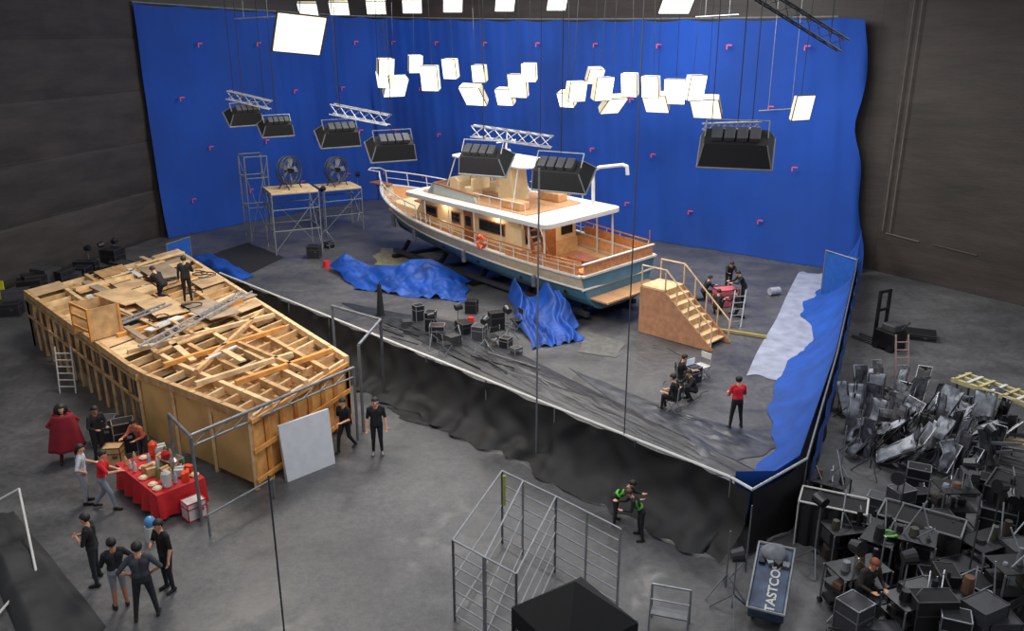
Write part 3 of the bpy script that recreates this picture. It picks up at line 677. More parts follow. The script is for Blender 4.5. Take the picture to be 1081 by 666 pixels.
# ------------------------------------------------------------ people
SK = [M('skin_light', (205, 150, 120), .6, var=.06), M('skin_tan', (165, 112, 84), .6, var=.06)]
HR = {'black': M('hair_black', (22, 18, 17), .6), 'brown': M('hair_brown', (70, 46, 32), .6), 'ginger': M('hair_ginger', (130, 70, 40), .6)}
eyem = M('eye_dark', (15, 12, 10), .2); lipm = M('lip', (150, 80, 75), .5)
def person(loc, yaw, label, legs='stand', arms=('down', 'down'), lean=0, shirt=(20, 20, 22), pants=(22, 22, 26), shoe=(20, 20, 20), skin=0, hair='black', h=1.75, short=False, shorts=False, longhair=False, head_dn=.15, vest=None, group=None, coat=None):
    caps = []
    def cap(a, ra, b, rb, t): caps.append((V(a), ra, V(b), rb, t))
    lean = math.radians(lean)
    if legs == 'stand': hz, hy = .93, 0; kn = [(.1, .03, .5), (-.1, .03, .5)]; an = [(.12, 0, .09), (-.12, 0, .09)]
    if legs == 'wide': hz, hy = .91, 0; kn = [(.15, .04, .49), (-.15, .0, .49)]; an = [(.2, .02, .09), (-.2, -.04, .09)]
    if legs == 'stride': hz, hy = .91, 0; kn = [(.1, .2, .5), (-.1, -.03, .48)]; an = [(.1, .26, .09), (-.1, -.3, .12)]
    if legs == 'crouch': hz, hy = .36, -.18; kn = [(.17, .2, .5), (-.16, .22, .48)]; an = [(.13, -.02, .09), (-.13, -.02, .09)]
    if legs == 'sit': hz, hy = .5, -.1; kn = [(.13, .33, .52), (-.13, .33, .52)]; an = [(.14, .36, .09), (-.14, .36, .09)]
    if legs == 'kneel': hz, hy = .5, -.1; kn = [(.12, .28, .5), (-.1, .08, .08)]; an = [(.12, .3, .09), (-.1, -.34, .1)]
    hip = V((0, hy, hz)); t = V((0, math.sin(lean), math.cos(lean))); fw = V((0, math.cos(lean), -math.sin(lean)))
    X = V((1, 0, 0))
    for e, k_, a_ in ((1, kn[0], an[0]), (-1, kn[1], an[1])):
        j = hip + X * e * .09
        cap(j, .095, k_, .062, 'pants'); cap(k_, .062, a_, .042, 'skin' if shorts else 'pants')
        a_ = V(a_); cap(a_ + V((0, -.04, -.04)), .042, a_ + V((e * .02, .15, -.055)), .034, 'shoe'); cap(a_, .045, a_ - Z * .03, .045, 'shoe')
    cap(hip - X * .07, .115, hip + X * .07, .115, 'pants'); cap(hip - X * .06 + t * .06, .115, hip + X * .06 + t * .06, .115, 'pants')
    wa = hip + t * .2; chst = hip + t * .4
    for e in (-1, 1):
        cap(hip + t * .12 + X * e * .06, .115, wa + X * e * .05, .105, 'shirt'); cap(wa + X * e * .05, .105, chst + X * e * .09, .115, 'shirt')
        cap(chst + X * e * .09, .115, hip + t * .49 + X * e * .12, .075, 'shirt')
    nk = hip + t * .52; ht = (t + Z * .5).normalized(); hc = nk + ht * .165 + fw * .02
    cap(nk, .062, hc - ht * .05, .055, 'skin')
    ft = (fw * math.cos(head_dn) - ht * math.sin(head_dn)).normalized(); hu = X.cross(ft).normalized()
    cap(hc - ft * .015 + hu * .03, .092, hc + ft * .005 + hu * .0, .085, 'skin'); cap(hc + hu * .0 + ft * .02, .08, hc - hu * .085 + ft * .05, .045, 'skin')
    cap(hc + ft * .085 + hu * .02, .012, hc + ft * .112 - hu * .022, .017, 'skin')
    for e in (-1, 1): cap(hc + X * e * .09 + hu * .02, .016, hc + X * e * .092 - hu * .03, .013, 'skin')
    AR = {'down': ((.06, -.02, -.28), (.08, .07, -.53)), 'hip': ((.2, -.06, -.22), (.03, .07, -.38)), 'fold': ((.09, .06, -.27), (-.14, .24, -.2)),
          'reach': ((.05, .18, -.22), (.0, .42, -.2)), 'up': ((.1, .2, -.12), (-.02, .3, .1)), 'back': ((.1, -.1, -.26), (-.06, -.16, -.48)), 'lap': ((.08, .05, -.27), (-.02, .28, -.3))}
    for e, mode in ((1, arms[0]), (-1, arms[1])):
        sh = hip + t * .47 + X * e * .185
        eo, wo = AR[mode]
        def tr(o_): return sh + X * e * o_[0] + V((0, o_[1] * math.cos(lean * .3), o_[2]))
        el, wr_ = tr(eo), tr(wo)
        cap(hip + t * .46 + X * e * .13, .075, sh, .066, 'shirt'); cap(sh, .066, el, .046, 'shirt'); cap(el, .045, wr_, .03, 'skin' if short else 'shirt')
        d = (wr_ - el).normalized(); sdv = d.cross(fw if abs(d.dot(fw)) < .8 else Z).normalized(); pn = d.cross(sdv)
        if pn.dot(X * e) > 0: pn = -pn
        for kf in (-1, 0, 1): cap(wr_ + sdv * kf * .012, .02, wr_ + d * .085 + sdv * kf * .024, .017, 'skin')
        for kf, fl in ((-1.5, .06), (-.5, .075), (.5, .08), (1.5, .07)):
            b0 = wr_ + d * .09 + sdv * kf * .019; b1 = b0 + d * fl * .5 + pn * .006; b2 = b1 + d * fl * .4 + pn * .024
            cap(b0, .0105, b1, .0098, 'skin'); cap(b1, .0098, b2, .0085, 'skin')
        b0 = wr_ + d * .03 - sdv * .03; b1 = b0 + d * .035 - sdv * .03 + pn * .01; cap(b0, .015, b1, .012, 'skin'); cap(b1, .012, b1 + d * .03 + pn * .01, .0105, 'skin')
    if vest:
        for e in (-1, 1): cap(hip + t * .22 + X * e * .12, .05, chst + X * e * .12, .1, 'vest')
        cap(hip + t * .14 - X * .05, .122, hip + t * .14 + X * .05, .122, 'vest')
    mb = MB()
    for a, ra, b, rb, tg in caps:
        if (b - a).length > 1e-4: mb.cyl(a, b, ra, rb, 12)
        mb.sphere(a, ra, n=12, m=8); mb.sphere(b, rb, n=12, m=8)
    me = bpy.data.meshes.new('tmp'); me.from_pydata(mb.v, [], mb.f)
    tmp = bpy.data.objects.new('tmp', me); COL.objects.link(tmp)
    md = tmp.modifiers.new('r', 'REMESH'); md.mode = 'VOXEL'; md.voxel_size = .0125; md.use_smooth_shade = True
    md = tmp.modifiers.new('s', 'SMOOTH'); md.factor = .5; md.iterations = 2
    dg = bpy.context.evaluated_depsgraph_get(); m2 = bpy.data.meshes.new_from_object(tmp.evaluated_get(dg)); m2.name = 'person'
    bpy.data.objects.remove(tmp)
    tags = ['shirt', 'pants', 'shoe', 'skin', 'vest']
    n = len(m2.polygons); cen = np.empty(n * 3); m2.polygons.foreach_get('center', cen); cen = cen.reshape(-1, 3)
    best = np.full(n, 1e9); idx = np.zeros(n, int)
    for a, ra, b, rb, tg in caps:
        A = np.array(a); B = np.array(b); ab = B - A; L2 = max(ab @ ab, 1e-9)
        tt = np.clip((cen - A) @ ab / L2, 0, 1); dist = np.linalg.norm(cen - A - tt[:, None] * ab, axis=1) - (ra + (rb - ra) * tt)
        mk_ = dist < best; best[mk_] = dist[mk_]; idx[mk_] = tags.index(tg)
    m2.materials.clear()
    def cm(c): return M('cloth_%d_%d_%d' % c, c, .85, var=.12, scale=6)
    for x in (cm(shirt), cm(pants), cm(shoe), SK[skin], cm(vest or shirt)): m2.materials.append(x)
    m2.polygons.foreach_set('material_index', idx.astype(np.int32)); m2.polygons.foreach_set('use_smooth', [True] * n); m2.update()
    o = bpy.data.objects.new('person', m2); COL.objects.link(o); o.location = loc; o.rotation_euler = (0, 0, yaw); k_ = h / 1.75; o.scale = (k_,) * 3
    tag(o, label, 'person', group)
    R = Matrix((X, ft, hu)).transposed()
    hm = MB().sphere(hc - ft * .012 + hu * .035, .1, (1.0, 1.08, 1.0), 16, 10, R=R)
    keep = []
    for f_ in hm.f:
        c = sum((V(hm.v[i]) for i in f_), V((0, 0, 0))) / len(f_) - hc
        if c.dot(hu) > (.055 if c.dot(ft) > .02 else -.045 if c.dot(ft) < -.01 else .02): keep.append(f_)
    hm.f = keep; hm.m = [0] * len(keep)
    if longhair: hm.sphere(hc - ft * .05 - hu * .06, .15, (1.2, .8, 1.4), 12, 8, R=R)
    hm.make('hair', HR[hair], parent=o, smooth=True, solid=.012)
    if coat:
        def cf(u, v):
            a = u * 2 * math.pi; w_ = 1 - v; r = .18 + .15 * w_ ** .8 + .025 * math.sin(a * 6 + w_) * w_
            return V((r * 1.35 * math.cos(a), r * 1.05 * math.sin(a), .42 + 1.03 * v))
        MB().grid(cf, 48, 12).make('coat', cm(coat), parent=o, smooth=True, solid=.02)
    for e in (-1, 1): MB().sphere(hc + ft * .083 + X * e * .034 + hu * .022, .011, n=8, m=6).make('eye', eyem, parent=o)
    MB().sphere(hc + ft * .088 - hu * .055, .022, (1, .35, .3), n=10, m=6, R=R).make('mouth', lipm, parent=o)
    return o
PI = math.pi
person(G(199, 318, ZT + .28), PI * .1, 'worker in black clothes standing on the timber set', 'stand', ('lap', 'down'), 5, (14, 14, 16), (16, 16, 18))
person(G(172, 313, ZT + .28), 1.2, 'worker in dark clothes kneeling on the timber set', 'kneel', ('reach', 'reach'), 40, (22, 22, 24), (20, 20, 22))
person(G(366, 475), PI * .85, 'person in black shirt standing by the white board', 'stride', ('down', 'lap'), 4, (18, 18, 20), (18, 18, 20), short=True)
person(G(399, 479), PI * 1.05, 'person in black clothes and light shoes standing on concrete', 'stand', ('down', 'down'), 0, (22, 22, 25), (16, 16, 20), shoe=(120, 120, 120), short=True, h=1.85)
person(G(776, 452), .15, 'person in red shirt and black trousers with arms forward', 'wide', ('lap', 'lap'), 3, (200, 30, 44), (16, 16, 18), h=1.8)
person(G(711, 434), 1.0, 'crew member in black seated on a folding chair', 'sit', ('lap', 'lap'), 15, (18, 18, 20), (18, 18, 20), short=True, h=1.8)
person(G(719, 410), -1.6, 'crew member in black seated using a laptop', 'sit', ('reach', 'lap'), 12, (22, 22, 26), (20, 20, 22), short=True)
person(G(727, 422), PI * .6, 'crew member in dark clothes crouching beside chairs', 'crouch', ('reach', 'reach'), 20, (26, 26, 30), (24, 24, 28))
for (u, v, yw, lg, ln, c) in ((744, 318, -1.4, 'kneel', 25, (18, 18, 20)), (757, 331, -.5, 'crouch', 20, (20, 20, 22)), (784, 322, 1.7, 'stand', 30, (16, 16, 18)), (768, 308, PI, 'stand', 35, (24, 22, 24)), (778, 334, .9, 'kneel', 25, (22, 22, 24))):
    person(G(u, v), yw, 'crew member in black bent over a red case', lg, ('reach', 'reach'), ln, c, (20, 20, 22), group='crew around the red case')
person(G(92, 531), PI * 1.6, 'person in pale grey shirt and jeans standing at the catering table', 'stand', ('hip', 'lap'), 3, (176, 180, 188), (150, 152, 160), hair='black', short=True)
person(G(113, 537), PI * 1.55, 'person in red shirt reaching to the catering table', 'stride', ('reach', 'lap'), 8, (205, 30, 40), (120, 126, 140), short=True)
person(G(74, 487), PI * 1.2, 'long-haired person in a bulky maroon coat behind the table', 'wide', ('hip', 'hip'), 0, (124, 16, 32), (100, 14, 26), longhair=True, h=1.85, coat=(124, 14, 32))
person(G(106, 484), PI * 1.3, 'person in dark shirt behind the catering table', 'stand', ('lap', 'lap'), 10, (34, 32, 36), (30, 30, 34), skin=1)
person(G(154, 489), PI * .9, 'person in orange shirt leaning behind the catering table', 'stand', ('reach', 'lap'), 25, (180, 96, 70), (40, 40, 46), h=1.6)
person(G(104, 614), PI * .55, 'person in black t-shirt with folded arms in a group', 'wide', ('fold', 'fold'), 3, (20, 20, 23), (30, 32, 38), short=True, group='group chatting on the concrete', h=1.82)
person(G(129, 641), PI * .2, 'person in black shirt and pale shorts in a group', 'stand', ('hip', 'lap'), 0, (26, 26, 30), (128, 130, 138), short=True, shorts=True, group='group chatting on the concrete', skin=1)
person(G(156, 652), PI * .1, 'person in charcoal shirt with hands on hips in a group', 'wide', ('hip', 'hip'), 0, (58, 60, 66), (34, 36, 42), short=True, group='group chatting on the concrete', h=1.9)
person(G(180, 622), PI * .8, 'person in black clothes standing in a group', 'stand', ('fold', 'down'), 4, (18, 18, 20), (26, 28, 34), short=True, group='group chatting on the concrete', h=1.85)
person(G(676, 568), 1.5, 'rigger in black with a small lime harness bending forward', 'wide', ('reach', 'lap'), 35, (20, 20, 22), (22, 22, 24), vest=(70, 140, 44), hair='brown', h=1.5)
person(G(649, 552), -1.9, 'rigger in black with lime straps bending forward', 'wide', ('reach', 'reach'), 45, (24, 24, 26), (26, 26, 28), vest=(96, 186, 50), h=1.5)
person(G(905, 655), PI * 1.1, 'ginger-haired person in dark jacket among the equipment', 'stand', ('lap', 'lap'), 20, (44, 38, 36), (30, 30, 34), hair='ginger')
# ------------------------------------------------------------ chairs / tables / cases
def chair(loc, yaw, label, seatm=black, legm=alu, group=None):
    o = T('folding_chair', loc, label, 'chair', yaw, group)
    MB().box((0, 0, .45), (.48, .42, .03)).make('seat', seatm, parent=o)
    MB().box((0, -.22, .8), (.48, .03, .22)).make('backrest', seatm, parent=o)
    for x in (-.23, .23):
        MB().bar((x, -.2, 0), (x, .2, .45), .03, .03).make('leg', legm, parent=o); MB().bar((x, .2, 0), (x, -.2, .45), .03, .03).make('leg', legm, parent=o)
        MB().bar((x, -.2, .45), (x, -.23, .95), .03, .03).make('back_post', legm, parent=o)
    return o
chair(G(711, 434), 1.0, 'black folding chair under a seated crew member')
chair(G(719, 410), -1.6, 'black folding chair under a crew member with laptop')
c1 = chair(G(740, 398), 2.2, 'empty chair with pale canvas seat on the stage', offw)
c2 = chair(G(519, 366), .6, 'black folding chair among the stage equipment')
dup(c2, G(470, 374), -1.0); dup(c2, G(545, 348), 2.0)
def case(loc, size, yaw, label, mt=blackp, name='flight_case', cat='case', edge=alu, group=None):
    o = T(name, loc, label, cat, yaw, group); x, y, z = size
    MB().box((0, 0, z / 2), size).make('body', mt, parent=o, bevel=.02)
    e = MB()
    for zz in (0.02, z * .7, z): 
        for sy in (-1, 1): e.bar((-x / 2, sy * y / 2, zz), (x / 2, sy * y / 2, zz), .025, .025)
        for sx in (-1, 1): e.bar((sx * x / 2, -y / 2, zz), (sx * x / 2, y / 2, zz), .025, .025)
    for sx in (-1, 1):
        for sy in (-1, 1): e.bar((sx * x / 2, sy * y / 2, 0), (sx * x / 2, sy * y / 2, z), .025, .025)
    e.make('edging', edge, parent=o)
    MB().box((x * .2, -y / 2 - .02, z * .55), (.14, .03, .08)).make('latch', edge, parent=o)
    return o
case(G(765, 322), (1.0, .7, .8), .3, 'red equipment case surrounded by crew', M('red_pink_case', (190, 90, 96), .5), edge=darkg)
lp = MB().box((0, 0, .02), (.38, .28, .02)); lp.box((0, .15, .14), (.38, .02, .24), mi=1)
o = lp.make('laptop', [darkg, M('laptop_screen', (190, 200, 210), .3, emis=.3)], loc=G(731, 404) + Z * .62, yaw=.6); tag(o, 'open laptop on a small case', 'laptop')
case(G(731, 404), (.5, .4, .62), .6, 'black case used as a laptop stand')
for i, (u, v, s_) in enumerate(((462, 360, (.6, .5, .7)), (478, 366, (.5, .5, .5)), (455, 350, (.5, .4, .9)), (490, 352, (.7, .5, .5)), (506, 358, (.5, .5, .6)), (524, 348, (.6, .4, .8)), (534, 366, (.4, .4, .4)), (430, 345, (.5, .4, .3)), (348, 262, (.5, .4, .4)), (332, 272, (.7, .6, .7)), (545, 374, (.4, .3, .3)), (498, 330, (.5, .5, .6)), (442, 338, (.4, .4, .7)))):
    case(G(u, v), s_, i * .7, 'small black equipment case on the stage floor', [blackp, darkg, blackm][i % 3], group='equipment cases on the stage floor', edge=darkg if i % 2 else alu)
o = MB().cyl((0, 0, 0), (0, 0, .35), .16, .14, 14).make('bucket', red, loc=G(497, 343)); tag(o, 'small red bucket among black cases', 'bucket')
o = MB().cyl((0, 0, 0), (0, 0, .35), .2, .16, 14).make('bucket', red, loc=G(345, 282)); tag(o, 'small red bucket by the blue tarpaulin', 'bucket')
def stand(loc, h, label, head=True, group='light stands', yaw=0, mt=steel):
    o = T('light_stand', loc, label, 'stand', yaw, group)
    for k in range(3):
        a = k * 2.094 + .4; MB().cyl((.5 * math.cos(a), .5 * math.sin(a), .02), (0, 0, .55), .018).make('leg', mt, parent=o)
    MB().cyl((0, 0, .2), (0, 0, h), .022, .016).make('pole', mt, parent=o)
    if head:
        MB().cyl((-.12, 0, h), (.14, 0, h + .05), .13, .17, 12).make('lamp_head', blackp, parent=o)
    return o
s1 = stand(G(380, 232), 3.0, 'tall thin light stand on the stage'); dup(s1, G(344, 252), 1.3)
s2 = stand(G(456, 366), 1.3, 'short light stand among the stage equipment'); dup(s2, G(512, 372), 1.1); dup(s2, G(536, 360), 2); dup(s2, G(484, 356), .5)
um = MB().cyl((0, 0, 0), (0, 0, .1), .2, .2, 12); um.cyl((0, 0, .1), (0, 0, 1.5), .17, .08, 10); um.cyl((0, 0, 1.5), (0, 0, 1.6), .02)
tag(um.make('folded_umbrella', black, loc=G(402, 334)), 'tall folded black umbrella standing on the stage', 'umbrella')
# ------------------------------------------------------------ scaffold towers with fans
def scaff(corners, h, label, deckm=wood2, r=.04, deck=True, rails=(.4, .75), thing='scaffold_tower', mt=steel, braces=True):
    c = [V((p.x, p.y, 0)) for p in corners]; o = T(thing, c[0], label, 'scaffold'); c = [p - c[0] for p in c]
    for p in c: MB().cyl(p, p + Z * (h + .02), r).make('upright', mt, parent=o)
    for k in range(len(c)):
        a, b = c[k], c[(k + 1) % len(c)]
        for t in rails + (1,): MB().cyl(a + Z * h * t, b + Z * h * t, r * .8).make('ledger', mt, parent=o)
        if braces: MB().cyl(a + Z * .2, b + Z * h * .95, r * .6).make('brace', mt, parent=o)
    if deck:
        up = [p + Z * (h + .03) for p in c]; MB().hexa([p for p in up] + [p + Z * .08 for p in up]).make('deck', deckm, parent=o)
    return o
def box4(u, v, dx, dy, yaw=.6):
    p = G(u, v); R = Matrix.Rotation(yaw, 3, 'Z'); return [p + R @ V((a * dx, b * dy, 0)) for a, b in ((0, 0), (1, 0), (1, 1), (0, 1))]
scaff(box4(292, 270, 2.6, 2.4, .45), 3.4, 'steel scaffold tower with pale plywood deck by the blue screen', mt=grey)
scaff(box4(345, 246, 2.4, 2.2, .5), 2.6, 'low steel scaffold tower with plywood deck by the bow', mt=grey)
scaff(box4(266, 255, 1.3, 1.6, .5), 5.0, 'narrow steel access tower beside the scaffold deck', deck=False, mt=grey)
def fan(loc, yaw, label):
    o = T('drum_fan', loc, label, 'fan', yaw, 'wind fans')
    def ring(y, R_, r):
        return MB().tube([V((R_ * math.cos(a * PI / 12), y, 1.0 + R_ * math.sin(a * PI / 12))) for a in range(24)], r, closed=True)
    for y in (-.25, .25): ring(y, .75, .035).make('cage_ring', darkg, parent=o)
    ring(0, .76, .06).make('drum', darkg, parent=o)
    for k in range(5):
        a = k * 2 * PI / 5; d = V((math.cos(a), 0, math.sin(a))); e = V((-math.sin(a), .5, math.cos(a))) * .16
        c = V((0, 0, 1.0)); MB().add([c + d * .1 - e * .5, c + d * .1 + e * .5, c + d * .68 + e, c + d * .68 - e], [(0, 1, 2, 3)]).make('blade', grey, parent=o, solid=.015)
    MB().cyl((0, -.3, 1), (0, .2, 1), .13).make('motor', blackm, parent=o)
    for k in range(6):
        a = k * PI / 3; MB().cyl((0, -.26, 1), (.75 * math.cos(a), -.26, 1 + .75 * math.sin(a)), .015).make('guard_bar', darkg, parent=o)
    for x in (-.5, .5):
        MB().bar((x, -.4, 0), (x, 0, .5), .05, .05).make('stand_leg', darkg, parent=o); MB().bar((x, .4, 0), (x, 0, .5), .05, .05).make('stand_leg', darkg, parent=o)
q = box4(292, 270, 2.6, 2.4, .45); c = (q[0] + q[2]) / 2; fan(V((c.x, c.y, 3.52)), 1.1, 'large drum fan on the scaffold deck')
q = box4(345, 246, 2.4, 2.2, .5); c = (q[0] + q[2]) / 2; fan(V((c.x, c.y, 2.72)), .9, 'large drum fan on the low scaffold deck')
# ------------------------------------------------------------ hanging lights
def panel(u, v, w, h, Y, idx, yaw=None, deep=.42, bright=None, tip=0):
    X0 = (u - 540.5) / FPX * Y
    Y = min(Y, 65.3 - .77 * (X0 + 10.3) - 4.5)
    c = GY(u, v, Y); D = Y * cp + (CAMZ - c.z) * sp
    wm = w / FPX * D * .86; hm_ = h / FPX * D * .95; full = max(wm * .95, hm_); ratio = min(1, hm_ / full)
    t = math.acos(ratio * .98) * .7 + .05
    yw = rng.choice((-1, 1)) * rng.uniform(.3, .6) if yaw is None else yaw
    o = T('soft_light_panel', c, 'box-shaped soft light glowing white, hung on a cable', 'stage light', yaw=yw, group='lit soft panels over the stage')
    o.rotation_euler = (0, tip, yw)
    nrm = V((0, -math.cos(t), -math.sin(t))); up = V((0, -math.sin(t), math.cos(t))); X = V((1, 0, 0))
    hw = wm / 2; hh = full / 2
    F = [(-hw, -hh), (hw, -hh), (hw, hh), (-hw, hh)]
    MB().hexa([X * a * .95 + up * b * .95 + nrm * .01 for a, b in F] + [X * a * .95 + up * b * .95 + nrm * .04 for a, b in F]).make('diffuser', bright or (emit if idx % 3 else emit2), parent=o)
    MB().hexa([X * a * .9 + up * b * .9 - nrm * deep for a, b in F] + [X * a + up * b for a, b in F]).make('housing', lside, parent=o)
    MB().tube([X * a + up * b for a, b in F], .025, closed=True).make('rim', darkg, parent=o)
    MB().box(-nrm * (deep + .08), (wm * .5, .2, .2)).make('lamp_unit', blackm, parent=o)
    MB().cyl(-nrm * deep, (0, 0, 15.5 - c.z), .014, n=5).make('cable', blackm, parent=o)
    return o
PL = [(408, 71, 20, 18), (404, 84, 17, 19), (418, 93, 28, 16), (439, 68, 17, 19), (453, 83, 22, 28), (474, 73, 18, 22), (505, 78, 17, 19), (499, 102, 30, 16), (558, 77, 18, 20), (546, 91, 24, 26), (532, 103, 22, 17), (629, 81, 20, 14), (610, 97, 25, 22), (597, 106, 20, 14), (638, 94, 26, 26), (648, 112, 28, 12), (664, 90, 20, 26), (686, 92, 22, 24), (692, 110, 30, 14), (712, 97, 26, 28), (736, 93, 24, 28), (745, 115, 36, 15)]
for i, (u, v, w, h) in enumerate(PL): panel(u, v, w, h, 43 + (i % 4) * 1.6, i)
panel(848, 114, 30, 28, 36, 0, .5, deep=.2)
panel(316, 36, 60, 34, 24, 0, .42, deep=.1, tip=.1)
for i, u in enumerate((325, 358, 397, 435, 478, 533, 588)): panel(u, 10 - i, 24, 7, 44, 1, .1, deep=.15)
panel(715, 3, 40, 12, 34, 1, .1, deep=.15)
def dark_box(u, v, w, Y, yaw):
    c = GY(u, v, Y); D = Y * cp + (CAMZ - c.z) * sp; W_ = w / FPX * D
    o = T('softbox', c, 'large black softbox hung from a truss', 'stage light', yaw=yaw, group='black hanging softboxes')
    R = Matrix.Rotation(.75, 3, 'X')
    def P_(x, y, z): return R @ V((x, y, z))
    b = .4 * W_; f_ = .48 * W_; hb_ = .13 * W_; hf = .27 * W_; dz = .16 * W_
    back = [P_(-b, -hb_, dz), P_(b, -hb_, dz), P_(b, hb_, dz), P_(-b, hb_, dz)]; front = [P_(-f_, -hf, -dz), P_(f_, -hf, -dz), P_(f_, hf, -dz), P_(-f_, hf, -dz)]
    MB().hexa(front + back).make('shell', black, parent=o)
    MB().hexa([p + P_(0, 0, -.05) for p in front] + [p + P_(0, 0, -.01) for p in front]).make('diffuser', offw, parent=o)
    MB().tube(front, .035, closed=True).make('rim', grey, parent=o)
    for a_, b_ in zip(front, back): MB().cyl(a_, b_, .022, n=5).make('corner_rib', grey, parent=o)
    for k in range(4): MB().box(P_((-.6 + .4 * k) * b, 0, dz + .12), (b * .34, hb_ * 1.5, .2), R).make('lamp_unit', darkg, parent=o, bevel=.02)
    MB().tube([P_(-b, 0, dz), P_(-b, 0, 0) + V((0, 0, .32 * W_)), P_(b, 0, 0) + V((0, 0, .32 * W_)), P_(b, 0, dz)], .022).make('yoke', steel, parent=o)
    MB().cyl((0, 0, .3 * W_), (0, 0, 15.5 - c.z), .018, n=5).make('cable', blackm, parent=o)
for a in ((258, 121, 38, 38, .7), (292, 133, 36, 38, .6), (358, 141, 46, 36, .55), (414, 154, 52, 35, .45), (511, 167, 58, 30, -.45), (592, 182, 66, 29, -.5), (777, 153, 80, 27, -.3)): dark_box(*a)
def truss(p, q, w, label, mt=alu):
    p = V(p); q = V(q); d = q - p; L, x, y, z = frame(V((0, 0, 0)), d); mb = MB()
    ch = [y * a * w / 2 + z * b * w / 2 for a, b in ((-1, -1), (1, -1), (1, 1), (-1, 1))]
    for c in ch: mb.cyl(c, c + d, .03, n=6)
    n = max(3, int(L / w))
    for i in range(n):
        for k in range(4):
            a = ch[k] + d * (i / n); b = ch[(k + 1) % 4] + d * ((i + 1) / n); mb.cyl(a, b, .015, n=5)
    o = T('lighting_truss', p, label, 'truss'); mb.make('lattice', mt, parent=o)
    for t in (.15, .85): MB().cyl(d * t, d * t + Z * (15.5 - p.z), .015, n=5).make('suspension_cable', blackm, parent=o)
truss(GY(240, 100, 38), GY(286, 111, 38), .35, 'short aluminium truss carrying softboxes')
truss(GY(350, 115, 36), GY(411, 127, 35.5), .4, 'aluminium truss carrying two softboxes')
truss(GY(498, 138, 32), GY(583, 150, 31.5), .4, 'aluminium truss above the boat hardtop')
truss(GY(742, 134, 27.5), GY(803, 132, 27.5), .2, 'short aluminium truss above a softbox')
truss(GY(800, -8, 30), GY(890, 48, 30), .42, 'black truss hanging diagonally by the blue screen edge', blackm)
truss(GY(250, -14, 42), GY(760, -16, 40), .5, 'long black ceiling truss carrying lamps', blackm)
for k, (u, v) in enumerate(((823, 117), (270, 20), (757, 18))):
    c = GY(u, v, 38); pipe = MB().cyl((-.9, 0, 0), (.9, 0, .1), .03); pipe.cyl((-.5, 0, 0), (-.5, 0, 15.5 - c.z), .012); pipe.cyl((.5, 0, 0), (.5, 0, 15.5 - c.z), .012)
    tag(pipe.make('hanging_bar', steel, loc=c), 'short steel pipe bar hung on two cables', 'pipe', 'hanging bars')
for (u, v, zt, r, lab) in ((566, 490, 8.6, .03, 'tall thin steel pole standing outside the tank'), (656, 522, 16, .018, 'long vertical rope from the roof to the floor'), (304, 705, 4.3, .018, 'thin black pole standing on the concrete')):
    p = G(u, v); mb = MB().cyl((0, 0, 0), (0, 0, zt), r, n=6); mb.cyl((0, 0, 0), (0, 0, .06), .14, .05, 10)
    tag(mb.make('vertical_pole', steel if r > .02 else darkg, loc=p), lab, 'pole')
# ------------------------------------------------------------ foreground scaffold
fs = T('pipe_scaffold', G(480, 652), 'cluster of thin galvanised pipe frames on the concrete floor', 'scaffold'); O = fs.location.copy()
HT = 2.0; sal = M('scaffold_grey', (140, 142, 146), .45, .4)
def fr2(a, b, rungs, posts=3):
    a = G(*a, HT); b = G(*b, HT)
    for k in range(posts):
        p = a.lerp(b, k / (posts - 1)) - O; MB().cyl((p.x, p.y, 0), (p.x, p.y, HT), .028).make('upright', sal, parent=fs)
    for k in range(rungs + 1):
        z = HT - k * (HT - .15) / rungs; p = a - O; q = b - O
        MB().cyl((p.x, p.y, z), (q.x, q.y, z), .022 if k == 0 else .018).make('ledger', sal, parent=fs)
fr2((478, 570), (545, 606), 6, 3)
fr2((530, 497), (587, 524), 5, 2)
fr2((587, 524), (655, 558), 6, 3)
fr2((478, 570), (530, 497), 2, 2)
fr2((545, 606), (587, 524), 4, 2)
fr2((512, 588), (552, 508), 2, 2)
p = G(530, 497, HT) - O
MB().box(p + V((.05, -.05, -.5)), (.07, .07, .8)).make('strap', M('yellow_strap', (150, 154, 64), .6), parent=fs)
tr_ = T('pipe_trestle', G(706, 662), 'pale metal trestle frame on the concrete', 'trestle', yaw=-.3)
for x in (-.4, .4):
    MB().tube([(x, -.25, 0), (x, 0, 1.0), (x, .25, 0)], .02).make('leg_pair', steel, parent=tr_)
for z, r_ in ((1.0, .025), (.45, .016), (.7, .016)): MB().cyl((-.4, 0 if z > .9 else -.1, z), (.4, 0 if z > .9 else -.1, z), r_).make('crossbar', steel, parent=tr_)
MB().box((0, -.15, .46), (.75, .28, .03)).make('shelf', grey, parent=tr_)
ct = G(607, 614, 4.2); cn = T('black_canopy', V((ct.x, ct.y, 0)), 'black fabric pop-up canopy roof', 'canopy', yaw=.6)
e = .68; ez = 3.6
MB().add([(-e, -e, ez), (e, -e, ez), (e, e, ez), (-e, e, ez), (0, 0, 4.2)], [(0, 1, 4), (1, 2, 4), (2, 3, 4), (3, 0, 4)]).make('roof', M('canopy_black', (12, 12, 12), .9), parent=cn, solid=.02)
for a_, b_ in (((-e, -e), (e, -e)), ((e, -e), (e, e)), ((e, e), (-e, e)), ((-e, e), (-e, -e))):
    MB().add([(a_[0], a_[1], ez), (b_[0], b_[1], ez), (b_[0], b_[1], ez - .3), (a_[0], a_[1], ez - .3)], [(0, 1, 2, 3)]).make('valance', MATS['canopy_black'], parent=cn, solid=.01)
for x in (-e, e):
    for y in (-e, e): MB().cyl((x * .97, y * .97, 0), (x * .97, y * .97, ez + .02), .03).make('leg', blackm, parent=cn)
